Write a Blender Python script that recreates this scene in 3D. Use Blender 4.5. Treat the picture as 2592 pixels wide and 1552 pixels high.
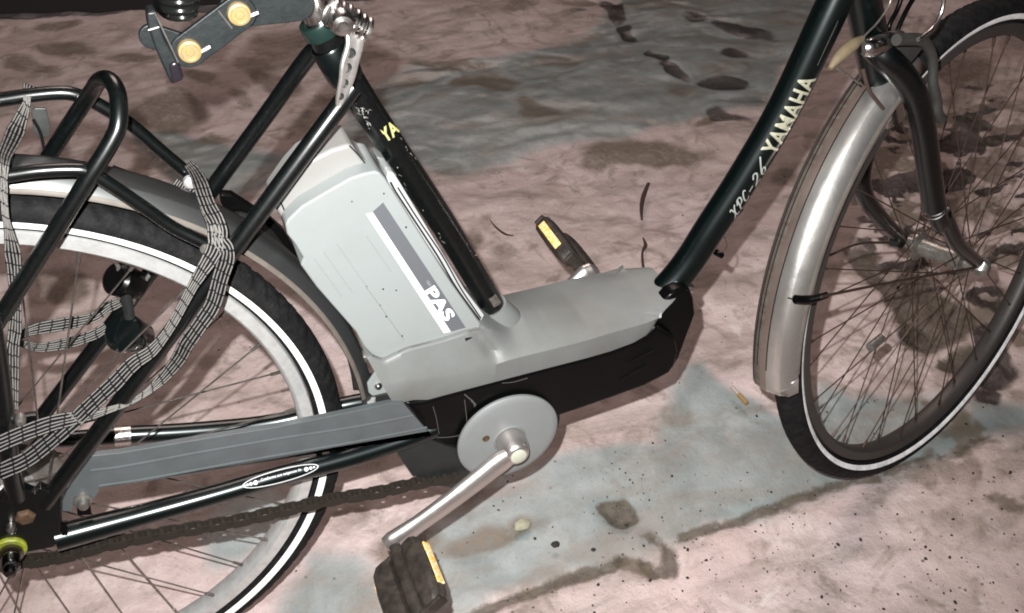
import bpy, bmesh, math, random
import numpy as np
from mathutils import Vector, Matrix, noise as mnoise

for o in list(bpy.data.objects):
    bpy.data.objects.remove(o)
S = bpy.context.scene
COL = S.collection
rng = random.Random(7)
nrs = np.random.RandomState(11)

# ------------------------------------------------------------------ camera, world, light, exposure
CAM = Vector((0.2237, -0.8213, 1.1063))
TGT = Vector((0.5479, 0.0, 0.4342))
ROLL, FPX, PW, PH = 0.0135, 2501.78, 2592.0, 1552.0
_f = (TGT - CAM).normalized()
_r = _f.cross(Vector((0, 0, 1))).normalized()
_u = _r.cross(_f)
CR = (_r * math.cos(ROLL) + _u * math.sin(ROLL))
CU = (-_r * math.sin(ROLL) + _u * math.cos(ROLL))
CB = -_f
cam_d = bpy.data.cameras.new("camera")
cam = bpy.data.objects.new("camera", cam_d)
COL.objects.link(cam)
cam.matrix_world = Matrix(((CR.x, CU.x, CB.x, CAM.x), (CR.y, CU.y, CB.y, CAM.y), (CR.z, CU.z, CB.z, CAM.z), (0, 0, 0, 1)))
cam_d.sensor_fit = 'HORIZONTAL'
cam_d.sensor_width = 36.0
cam_d.lens = 36.0 * FPX / PW
cam_d.clip_start = 0.02
cam_d.clip_end = 200
S.camera = cam

world = bpy.data.worlds.new("World")
S.world = world
world.use_nodes = True
wn = world.node_tree.nodes
wl = world.node_tree.links
for n in list(wn):
    wn.remove(n)
sky = wn.new('ShaderNodeTexSky')
sky.sky_type = 'NISHITA'
sky.sun_disc = False
sky.sun_elevation = math.radians(-4)
sky.sun_rotation = math.radians(200)
bg = wn.new('ShaderNodeBackground')
bg.inputs['Strength'].default_value = 0.15
wo = wn.new('ShaderNodeOutputWorld')
wl.new(sky.outputs[0], bg.inputs[0])
wl.new(bg.outputs[0], wo.inputs[0])

# the phone's flash, beside and above the lens
fl_d = bpy.data.lights.new("camera_flash", 'SPOT')
fl = bpy.data.objects.new("camera_flash", fl_d)
COL.objects.link(fl)
fl.location = CAM + CR * (-0.032) + CU * 0.048 + CB * -0.004
fl_d.energy = 152.0
fl_d.spot_size = math.radians(104)
fl_d.spot_blend = 1.0
_aim = (CR * ((1240 - PW / 2) / FPX) + CU * (-(560 - PH / 2) / FPX) - CB).normalized()
fl.rotation_euler = _aim.to_track_quat('-Z', 'Y').to_euler()
fl_d.color = (1.0, 0.985, 0.97)
fl_d.shadow_soft_size = 0.005
# a far, weak street lamp glow from above
sun_d = bpy.data.lights.new("street_glow", 'SUN')
sun = bpy.data.objects.new("street_glow", sun_d)
COL.objects.link(sun)
sun_d.energy = 1.05
sun_d.angle = math.radians(25)
sun_d.color = (1.0, 0.79, 0.72)
sun.rotation_euler = (math.radians(-35), math.radians(12), 0)

S.view_settings.view_transform = 'Standard'
S.view_settings.look = 'None'
S.view_settings.exposure = 0.0
S.view_settings.gamma = 1.0
S.render.resolution_x = 1024
S.render.resolution_y = 613
S.cycles.pixel_filter_type = 'BLACKMAN_HARRIS'
S.cycles.filter_width = 1.9

# ------------------------------------------------------------------ helpers: picture point -> place
def ray(x, y):
    return (CR * ((x - PW / 2) / FPX) + CU * (-(y - PH / 2) / FPX) - CB)
def P(x, y, Y=0.0):
    r = ray(x, y)
    return CAM + r * ((Y - CAM.y) / r.y)
def G(x, y, z=0.0):
    r = ray(x, y)
    return CAM + r * ((z - CAM.z) / r.z)
def Z(ox, oy, s):
    return lambda *pts: [(ox + a / s, oy + b / s) for a, b in pts]
z1 = Z(0, 0, 2.969); z2 = Z(900, 650, 2.319); z3 = Z(0, 400, 2.969); z4 = Z(0, 850, 2.969)
zb = Z(650, 300, 2.969); z5 = Z(300, 0, 2.969); z6 = Z(340, 400, 4.122); zp = Z(850, 1052, 2.969)
zu = Z(1750, 0, 2.474); zv = Z(1850, 400, 2.8); zk = Z(0, 1200, 4.132); zf = Z(2050, 0, 5.937)
zd = Z(220, 620, 4.365); zc = Z(820, 860, 6.183); zr = Z(1250, 450, 3.452); zt = Z(2100, 0, 2.12)
def D(*pts):
    return [(a * 1.04599, b * 1.04599) for a, b in pts]
def PP(pts, Y):
    if isinstance(Y, (int, float)):
        Y = [Y] * len(pts)
    return [P(p[0], p[1], y) for p, y in zip(pts, Y)]

# ------------------------------------------------------------------ materials
MATS = {}
def mat(name, col, rough=0.5, metal=0.0, coat=0.0, coat_r=0.1, spec=0.5, var=0.0, vscale=40, bump=0.0, bscale=200, vcol=None, rvar=0.0, edge=None, ior=None):
    m = bpy.data.materials.new(name)
    m.use_nodes = True
    nt = m.node_tree; N = nt.nodes; L = nt.links
    b = N['Principled BSDF']
    b.inputs['Base Color'].default_value = (*col, 1)
    b.inputs['Roughness'].default_value = rough
    b.inputs['Metallic'].default_value = metal
    b.inputs['Coat Weight'].default_value = coat
    b.inputs['Coat Roughness'].default_value = coat_r
    b.inputs['Specular IOR Level'].default_value = spec
    tc = N.new('ShaderNodeTexCoord')
    if var > 0:
        nz = N.new('ShaderNodeTexNoise'); nz.inputs['Scale'].default_value = vscale
        nz.inputs['Detail'].default_value = 6; nz.inputs['Roughness'].default_value = 0.65
        L.new(tc.outputs['Object'], nz.inputs['Vector'])
        rp = N.new('ShaderNodeValToRGB')
        rp.color_ramp.elements[0].position = 0.42; rp.color_ramp.elements[1].position = 0.68
        rp.color_ramp.elements[0].color = (0, 0, 0, 1); rp.color_ramp.elements[1].color = (var, var, var, 1)
        L.new(nz.outputs['Fac'], rp.inputs[0])
        mx = N.new('ShaderNodeMix'); mx.data_type = 'RGBA'
        mx.inputs[6].default_value = (*col, 1)
        mx.inputs[7].default_value = (*(vcol or (0.12, 0.1, 0.08)), 1)
        L.new(rp.outputs[0], mx.inputs[0])
        L.new(mx.outputs[2], b.inputs['Base Color'])
        if rvar > 0:
            mr = N.new('ShaderNodeMapRange')
            mr.inputs[3].default_value = rough; mr.inputs[4].default_value = min(1, rough + rvar)
            mr.inputs[1].default_value = 0.35; mr.inputs[2].default_value = 0.7
            L.new(nz.outputs['Fac'], mr.inputs[0]); L.new(mr.outputs[0], b.inputs['Roughness'])
    if bump > 0:
        nb = N.new('ShaderNodeTexNoise'); nb.inputs['Scale'].default_value = bscale
        nb.inputs['Detail'].default_value = 4
        L.new(tc.outputs['Object'], nb.inputs['Vector'])
        bp = N.new('ShaderNodeBump'); bp.inputs['Strength'].default_value = bump; bp.inputs['Distance'].default_value = 0.002
        L.new(nb.outputs['Fac'], bp.inputs['Height']); L.new(bp.outputs[0], b.inputs['Normal'])
    MATS[name] = m
    return m

black_paint = mat('black_green_paint', (0.0024, 0.0075, 0.0073), 0.30, 0.7, 0.75, 0.24, 0.5, var=0.3, vscale=220, vcol=(0.006, 0.013, 0.0125), bump=0.02, bscale=900)
black_tube = mat('black_scuffed_paint', (0.0018, 0.0034, 0.0034), 0.34, 0.5, 0.8, 0.22, 0.5, var=0.4, vscale=240, vcol=(0.010, 0.012, 0.0118), bump=0.04, bscale=700)
black_plastic = mat('black_plastic', (0.0018, 0.0018, 0.0019), 0.28, 0, 0.0, 0.3, 0.13, var=0.25, vscale=25, vcol=(0.005, 0.0046, 0.0044), bump=0.08, bscale=350)
dark_plastic = mat('dark_grey_plastic', (0.008, 0.010, 0.010), 0.5, var=0.4, vscale=40, vcol=(0.022, 0.022, 0.02), bump=0.1)
rubber = mat('tyre_rubber', (0.005, 0.005, 0.0054), 0.75, spec=0.15, var=0.6, vscale=90, vcol=(0.018, 0.0175, 0.017), bump=0.5, bscale=260)
stripe_m = mat('reflective_sidewall_stripe', (0.93, 0.93, 0.89), 0.5, var=0.22, vscale=160, vcol=(0.5, 0.5, 0.47))
stripe_worn = mat('worn_reflective_stripe', (1.0, 1.0, 1.0), 0.5, var=0.45, vscale=60, vcol=(0.14, 0.14, 0.14))
alu = mat('brushed_aluminium_rim', (0.58, 0.59, 0.58), 0.40, 0.55, var=0.35, vscale=90, vcol=(0.28, 0.27, 0.25), bump=0.12, bscale=400)
alu_fender = mat('dull_aluminium_fender', (0.60, 0.585, 0.56), 0.33, 0.93, var=0.4, vscale=18, vcol=(0.20, 0.17, 0.14), bump=0.08, bscale=150, rvar=0.15)
fender_edge_m = mat('brown_dirty_fender_edge', (0.12, 0.105, 0.09), 0.6, 0.2, var=0.5, vscale=60, vcol=(0.06, 0.05, 0.04))
grey_fender = mat('grey_rear_fender', (0.085, 0.09, 0.09), 0.34, 0.8, var=0.6, vscale=10, vcol=(0.05, 0.049, 0.045), rvar=0.1)
dark_rim = mat('dull_dark_rim', (0.055, 0.050, 0.047), 0.5, 0.4, var=0.5, vscale=60, vcol=(0.05, 0.04, 0.035), bump=0.15)
chrome = mat('chrome', (0.62, 0.60, 0.58), 0.16, 1.0, var=0.4, vscale=60, vcol=(0.25, 0.23, 0.2), rvar=0.3)
crank_m = mat('polished_crank_alloy', (0.56, 0.52, 0.50), 0.30, 0.9, var=0.35, vscale=30, vcol=(0.38, 0.35, 0.33), bump=0.05, bscale=300, rvar=0.15)
steel = mat('dull_steel', (0.30, 0.29, 0.27), 0.4, 0.8, var=0.6, vscale=90, vcol=(0.10, 0.07, 0.045), bump=0.1)
spoke_dark = mat('rusty_spoke_steel', (0.075, 0.05, 0.04), 0.45, 0.6, var=0.7, vscale=120, vcol=(0.06, 0.03, 0.02))
spoke_bright = mat('grey_spoke_steel', (0.28, 0.26, 0.24), 0.25, 0.85, var=0.6, vscale=60, vcol=(0.05, 0.04, 0.03))
battery_m = mat('pale_grey_battery_plastic', (0.215, 0.235, 0.232), 0.42, var=0.35, vscale=9, vcol=(0.165, 0.172, 0.165), bump=0.04, bscale=500)
shell_m = mat('grey_motor_cover_plastic', (0.138, 0.147, 0.144), 0.5, var=0.6, vscale=9, vcol=(0.098, 0.098, 0.088), bump=0.06, bscale=420)
disc_m = mat('grey_disc_plastic', (0.175, 0.186, 0.186), 0.45, var=0.3, vscale=25, vcol=(0.13, 0.13, 0.12), bump=0.04)
guard_m = mat('grey_chain_guard_plastic', (0.070, 0.080, 0.084), 0.42, var=0.5, vscale=30, vcol=(0.05, 0.053, 0.052), bump=0.04)
label_m = mat('slate_label_film', (0.112, 0.120, 0.130), 0.3, 0.2)
white_film = mat('white_label_film', (0.55, 0.56, 0.57), 0.4)
gold_letter = mat('pale_gold_lettering', (0.36, 0.35, 0.26), 0.4, 0.2, var=0.85, vscale=260, vcol=(0.22, 0.22, 0.16))
silver_letter = mat('silver_lettering', (0.36, 0.38, 0.36), 0.35, 0.3, var=0.3, vscale=200, vcol=(0.3, 0.3, 0.28))
yellow_letter = mat('yellow_lettering', (0.33, 0.32, 0.13), 0.5, var=0.4, vscale=300, vcol=(0.2, 0.2, 0.1))
amber = mat('amber_reflector', (1.0, 0.50, 0.03), 0.25, spec=0.8, var=1.0, vscale=300, vcol=(1.0, 0.97, 0.85))  # white mottling stands in for the glare of the flash
brass = mat('brass_rivet', (0.36, 0.25, 0.10), 0.42, 0.45, var=0.7, vscale=120, vcol=(0.26, 0.22, 0.15), bump=0.2)
cap_m = mat('cream_plastic_cap', (0.42, 0.43, 0.35), 0.45)
lime = mat('lime_green_washer', (0.24, 0.27, 0.02), 0.55, var=0.9, vscale=160, vcol=(0.10, 0.11, 0.02))
rust = mat('rusty_steel', (0.09, 0.05, 0.025), 0.7, 0.3, var=0.8, vscale=200, vcol=(0.03, 0.02, 0.012), bump=0.4)
chain_m = mat('dirty_rusty_chain', (0.020, 0.015, 0.011), 0.7, 0.3, var=0.7, vscale=200, vcol=(0.02, 0.015, 0.01), bump=0.3)
ped_m = mat('worn_black_pedal_rubber', (0.022, 0.018, 0.0155), 0.55, spec=0.3, var=0.6, vscale=60, vcol=(0.07, 0.055, 0.045), bump=0.3, bscale=200)
leaf_m = mat('dead_brown_leaf', (0.12, 0.10, 0.07), 0.8, var=0.7, vscale=80, vcol=(0.06, 0.04, 0.022), bump=0.4)
boot_m = mat('tan_rubber_boot', (0.14, 0.105, 0.065), 0.7, var=0.6, vscale=80, vcol=(0.12, 0.10, 0.05), bump=0.3)
twig_m = mat('dark_twig_bark', (0.045, 0.025, 0.018), 0.8, bump=0.4)
grit_m = mat('black_grit', (0.018, 0.018, 0.016), 0.8, bump=0.3)
stone_m = mat('pale_stone', (0.34, 0.33, 0.24), 0.8, var=0.5, vscale=60, vcol=(0.2, 0.19, 0.13), bump=0.4)
butt_paper = mat('cigarette_paper', (0.45, 0.38, 0.34), 0.8, var=0.5, vscale=200, vcol=(0.2, 0.16, 0.12))
butt_filter = mat('cigarette_filter', (0.30, 0.19, 0.07), 0.8, var=0.4, vscale=200, vcol=(0.3, 0.18, 0.06))
asphalt_m = mat('dark_wet_asphalt', (0.0025, 0.0045, 0.005), 0.7, spec=0.2, var=0.5, vscale=30, vcol=(0.006, 0.007, 0.007), bump=0.5)

def strap_material():
    m = bpy.data.materials.new('braided_elastic'); m.use_nodes = True
    N = m.node_tree.nodes; L = m.node_tree.links; b = N['Principled BSDF']
    b.inputs['Roughness'].default_value = 0.8
    uv = N.new('ShaderNodeUVMap'); uv.uv_map = 'UVMap'
    sp = N.new('ShaderNodeSeparateXYZ'); L.new(uv.outputs[0], sp.inputs[0])
    # dashes along the cord: one dark tie every 13 mm
    dv = N.new('ShaderNodeMath'); dv.operation = 'DIVIDE'; dv.inputs[1].default_value = 0.0118; L.new(sp.outputs[0], dv.inputs[0])
    fr = N.new('ShaderNodeMath'); fr.operation = 'FRACT'; L.new(dv.outputs[0], fr.inputs[0])
    lt = N.new('ShaderNodeMath'); lt.operation = 'LESS_THAN'; lt.inputs[1].default_value = 0.14; L.new(fr.outputs[0], lt.inputs[0])
    wv = N.new('ShaderNodeTexNoise'); wv.inputs['Scale'].default_value = 900
    tc = N.new('ShaderNodeTexCoord'); L.new(tc.outputs['Object'], wv.inputs['Vector'])
    mx = N.new('ShaderNodeMix'); mx.data_type = 'RGBA'
    mx.inputs[6].default_value = (0.05, 0.048, 0.043, 1); mx.inputs[7].default_value = (0.22, 0.21, 0.195, 1)
    L.new(wv.outputs[0], mx.inputs[0])
    m2 = N.new('ShaderNodeMix'); m2.data_type = 'RGBA'; m2.inputs[7].default_value = (0.01, 0.01, 0.012, 1)
    L.new(lt.outputs[0], m2.inputs[0]); L.new(mx.outputs[2], m2.inputs[6])
    L.new(m2.outputs[2], b.inputs['Base Color'])
    return m
strap_m = strap_material()
strap_black = mat('black_elastic', (0.004, 0.004, 0.0045), 0.85, spec=0.1)

# ------------------------------------------------------------------ helpers: meshes
def finish(name, bm, m, parent=None, smooth=True, bevel=0.0, segs=2, label=None, subsurf=0, ang=35, keep=False):
    if not keep:
        bmesh.ops.recalc_face_normals(bm, faces=bm.faces)
    me = bpy.data.meshes.new(name)
    bm.to_mesh(me); bm.free()
    if smooth:
        me.polygons.foreach_set('use_smooth', [True] * len(me.polygons))
    ms = m if isinstance(m, (list, tuple)) else [m]
    for k in ms:
        me.materials.append(k)
    o = bpy.data.objects.new(name, me)
    COL.objects.link(o)
    if parent is not None:
        o.parent = parent
    if smooth and bevel <= 0 and ang:
        try:
            me.set_sharp_from_angle(angle=math.radians(ang))
        except Exception:
            pass
    if bevel > 0:
        b = o.modifiers.new('bevel', 'BEVEL'); b.width = bevel; b.segments = segs; b.limit_method = 'ANGLE'; b.angle_limit = math.radians(30)
        w = o.modifiers.new('wn', 'WEIGHTED_NORMAL'); w.keep_sharp = False
    if subsurf:
        s = o.modifiers.new('ss', 'SUBSURF'); s.levels = subsurf; s.render_levels = subsurf
    if label:
        o['label'] = label
    return o

def empty(name, loc, label=None, cat=None, group=None):
    o = bpy.data.objects.new(name, None)
    COL.objects.link(o); o.location = loc; o.empty_display_size = 0.05
    if label: o['label'] = label
    if cat: o['category'] = cat
    if group: o['group'] = group
    return o

def tag(o, label, cat, group=None, kind=None):
    if label: o['label'] = label
    if cat: o['category'] = cat
    if group: o['group'] = group
    if kind: o['kind'] = kind
    return o

def catmull(pts, n=8, vals=None):
    pts = [Vector(p) for p in pts]
    out = []; vo = []
    if vals is None: vals = [0.0] * len(pts)
    ext = [2 * pts[0] - pts[1]] + pts + [2 * pts[-1] - pts[-2]]
    ve = [vals[0]] + list(vals) + [vals[-1]]
    for i in range(1, len(ext) - 2):
        p0, p1, p2, p3 = ext[i - 1:i + 3]
        # centripetal-ish tension by segment length
        d1 = max((p2 - p1).length, 1e-6)
        t1 = (p2 - p0) * (d1 / max((p2 - p1).length + (p1 - p0).length, 1e-6))
        t2 = (p3 - p1) * (d1 / max((p3 - p2).length + (p2 - p1).length, 1e-6))
        for k in range(n):
            t = k / n
            h00 = 2*t**3 - 3*t**2 + 1; h10 = t**3 - 2*t**2 + t; h01 = -2*t**3 + 3*t**2; h11 = t**3 - t**2
            out.append(p1 * h00 + t1 * h10 + p2 * h01 + t2 * h11)
            vo.append(ve[i] * (1 - t) + ve[i + 1] * t)
    out.append(pts[-1]); vo.append(vals[-1])
    return out, vo

def add_tube(bm, pts, r, seg=20, smooth=6, caps=True, flat=1.0, uv=None, closed=False, up=None, ulen=None):
    rr = r if isinstance(r, (list, tuple)) else [r] * len(pts)
    if smooth > 1:
        pts, rr = catmull(pts, smooth, rr)
    else:
        pts = [Vector(p) for p in pts]
    n = len(pts)
    T = []
    for i in range(n):
        a = pts[max(i - 1, 0)]; b = pts[min(i + 1, n - 1)]
        T.append((b - a).normalized())
    ref = up if up is not None else Vector((0, 1, 0))
    if abs(T[0].dot(ref)) > 0.9: ref = Vector((1, 0, 0.2))
    nrm = (ref - T[0] * ref.dot(T[0])).normalized()
    rings = []; L = 0; ls = []
    for i in range(n):
        if i: L += (pts[i] - pts[i - 1]).length
        ls.append(L if ulen is None else ulen[i])
        nrm = (nrm - T[i] * nrm.dot(T[i])).normalized()
        bn = T[i].cross(nrm)
        rings.append([bm.verts.new(pts[i] + (nrm * math.cos(2*math.pi*k/seg) * flat + bn * math.sin(2*math.pi*k/seg)) * rr[i]) for k in range(seg)])
    for i in range(n - 1):
        for k in range(seg):
            k2 = (k + 1) % seg
            f = bm.faces.new((rings[i][k], rings[i][k2], rings[i + 1][k2], rings[i + 1][k]))
            if uv is not None:
                for lp, l_, kk in zip(f.loops, (ls[i], ls[i], ls[i+1], ls[i+1]), (k, k+1, k+1, k)):
                    lp[uv].uv = (l_, kk / seg)
    if caps:
        bm.faces.new(rings[0][::-1]); bm.faces.new(rings[-1])
    return rings

def tube(name, pts, r, m, parent=None, **k):
    bm = bmesh.new(); add_tube(bm, pts, r, **k)
    return finish(name, bm, m, parent)

def add_lathe(bm, prof, c, axis, seg=48, close=False, a0=0.0, a1=None, ref=None):
    """prof: list of (radius, along-axis)."""
    axis = Vector(axis).normalized(); c = Vector(c)
    ref = Vector(ref) if ref is not None else (Vector((1, 0, 0)) if abs(axis.x) < 0.9 else Vector((0, 1, 0)))
    e1 = (ref - axis * ref.dot(axis)).normalized(); e2 = axis.cross(e1)
    full = a1 is None
    steps = seg if full else seg + 1
    rings = []
    for s in range(steps):
        a = 2*math.pi*s/seg if full else a0 + (a1 - a0) * s / seg
        d = e1 * math.cos(a) + e2 * math.sin(a)
        rings.append([bm.verts.new(c + d * r + axis * h) for r, h in prof])
    m = len(prof)
    for s in range(steps if full else steps - 1):
        A = rings[s]; B = rings[(s + 1) % steps]
        for j in range(m if close else m - 1):
            j2 = (j + 1) % m
            try: bm.faces.new((A[j], A[j2], B[j2], B[j]))
            except ValueError: pass
    if not full and close:
        bm.faces.new(rings[0]); bm.faces.new(rings[-1][::-1])
    bmesh.ops.remove_doubles(bm, verts=[v for rg in rings for v in rg], dist=1e-6)
    return rings

def lathe(name, prof, c, axis, m, parent=None, **k):
    bm = bmesh.new(); add_lathe(bm, prof, c, axis, **k)
    return finish(name, bm, m, parent)

def add_prism(bm, poly, vec):
    """poly: list of Vector (planar outline); extruded by vec."""
    a = [bm.verts.new(p) for p in poly]; b = [bm.verts.new(p + vec) for p in poly]
    n = len(poly)
    bm.faces.new(a); bm.faces.new(b[::-1])
    for i in range(n):
        bm.faces.new((a[i], b[i], b[(i + 1) % n], a[(i + 1) % n]))

def prism(name, pts2, Y0, Y1, m, parent=None, bevel=0.001, segs=2, smooth_n=0, label=None):
    poly = PP(pts2, Y0)
    if smooth_n:
        q, _ = catmull(poly + [poly[0]], smooth_n); poly = q[:-1]
    bm = bmesh.new(); add_prism(bm, poly, Vector((0, Y1 - Y0, 0)))
    return finish(name, bm, m, parent, bevel=bevel, segs=segs, label=label)

def add_box(bm, c, ex, ey, ez):
    """box from centre and three half vectors"""
    c = Vector(c)
    v = [bm.verts.new(c + ex*i + ey*j + ez*k) for i in (-1, 1) for j in (-1, 1) for k in (-1, 1)]
    for f in ((0,1,3,2),(4,6,7,5),(0,4,5,1),(2,3,7,6),(0,2,6,4),(1,5,7,3)):
        bm.faces.new([v[i] for i in f])

def text_faces(s, size, shear=0.0, offset=0.0, spacing=1.0, cuts=8):
    cu = bpy.data.curves.new('letters', 'FONT')
    cu.body = s; cu.size = size; cu.shear = shear; cu.offset = offset; cu.space_character = spacing
    cu.resolution_u = 4; cu.fill_mode = 'FRONT'
    ob = bpy.data.objects.new('letters', cu); COL.objects.link(ob)
    bpy.context.view_layer.update()
    me = bpy.data.meshes.new_from_object(ob.evaluated_get(bpy.context.evaluated_depsgraph_get()))
    bpy.data.objects.remove(ob)
    bm = bmesh.new(); bm.from_mesh(me); bpy.data.meshes.remove(me)
    ys = [v.co.y for v in bm.verts]; y0, y1 = min(ys), max(ys)
    for k in range(1, cuts):
        y = y0 + (y1 - y0) * k / cuts + 1e-5
        bmesh.ops.bisect_plane(bm, geom=bm.verts[:] + bm.edges[:] + bm.faces[:], plane_co=(0, y, 0), plane_no=(0, 1, 0))
    xs = [v.co.x for v in bm.verts]
    return bm, min(xs), max(xs), y0, y1

def wrap_along(name, s, path, A, B, r, phi0, height, m, parent, shear=0.0, offset=0.0, off=0.0006, spacing=1.0):
    """letters laid along a bent tube between the path points nearest to A and B"""
    bm, x0, x1, y0, y1 = text_faces(s, 1.0, shear, offset, spacing)
    L = [0.0]
    for a, b in zip(path[:-1], path[1:]): L.append(L[-1] + (b - a).length)
    def near_s(q): i = min(range(len(path)), key=lambda k: (path[k] - q).length); return L[i]
    sa, sb = near_s(A), near_s(B)
    def at(t):
        for i in range(len(L) - 1):
            if t <= L[i+1]: break
        k = (t - L[i]) / (L[i+1] - L[i]); return path[i].lerp(path[i+1], k), (path[i+1] - path[i]).normalized()
    sg = 1 if sb > sa else -1
    mid, tm = at((sa + sb) / 2); tm = tm * sg
    v = CAM - mid
    for w in bm.verts:
        x = (w.co.x - x0) / (x1 - x0); y = (w.co.y - y0) / (y1 - y0) * height
        p, t = at(sa + (sb - sa) * x); t = t * sg
        vv = (v - t * v.dot(t)).normalized(); sd = vv.cross(t)
        ph = phi0 + y / r
        w.co = p + (vv * math.cos(ph) + sd * math.sin(ph)) * (r + off)
    return finish(name, bm, m, parent, smooth=False)

def wrap_text(name, s, A, B, r, phi0, height, m, parent, stretch=None, shear=0.0, offset=0.0, around=False, off=0.0006, length=None, spacing=1.0, flip=1):
    """letters laid on a round tube that runs A->B: x along the tube, y round it; phi0 is the angle of
    the baseline from the side that faces the viewer's side of the bicycle."""
    bm, x0, x1, y0, y1 = text_faces(s, 1.0, shear, offset, spacing)
    ax = (B - A).normalized(); mid = (A + B) / 2
    v = CAM - mid; v = (v - ax * v.dot(ax)).normalized()
    sd = v.cross(ax)
    L = length or (B - A).length
    for w in bm.verts:
        x = (w.co.x - x0) / (x1 - x0); y = (w.co.y - y0) / (y1 - y0) * height
        if not around:
            ph = phi0 + y / r
            p = A + ax * (x * L)
        else:
            ph = phi0 + (x - 0.5) * L / r * flip
            p = (A + B) / 2 + ax * (-y if flip > 0 else y)
        w.co = p + (v * math.cos(ph) + sd * math.sin(ph)) * (r + off)
    return finish(name, bm, m, parent, smooth=False)

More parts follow.
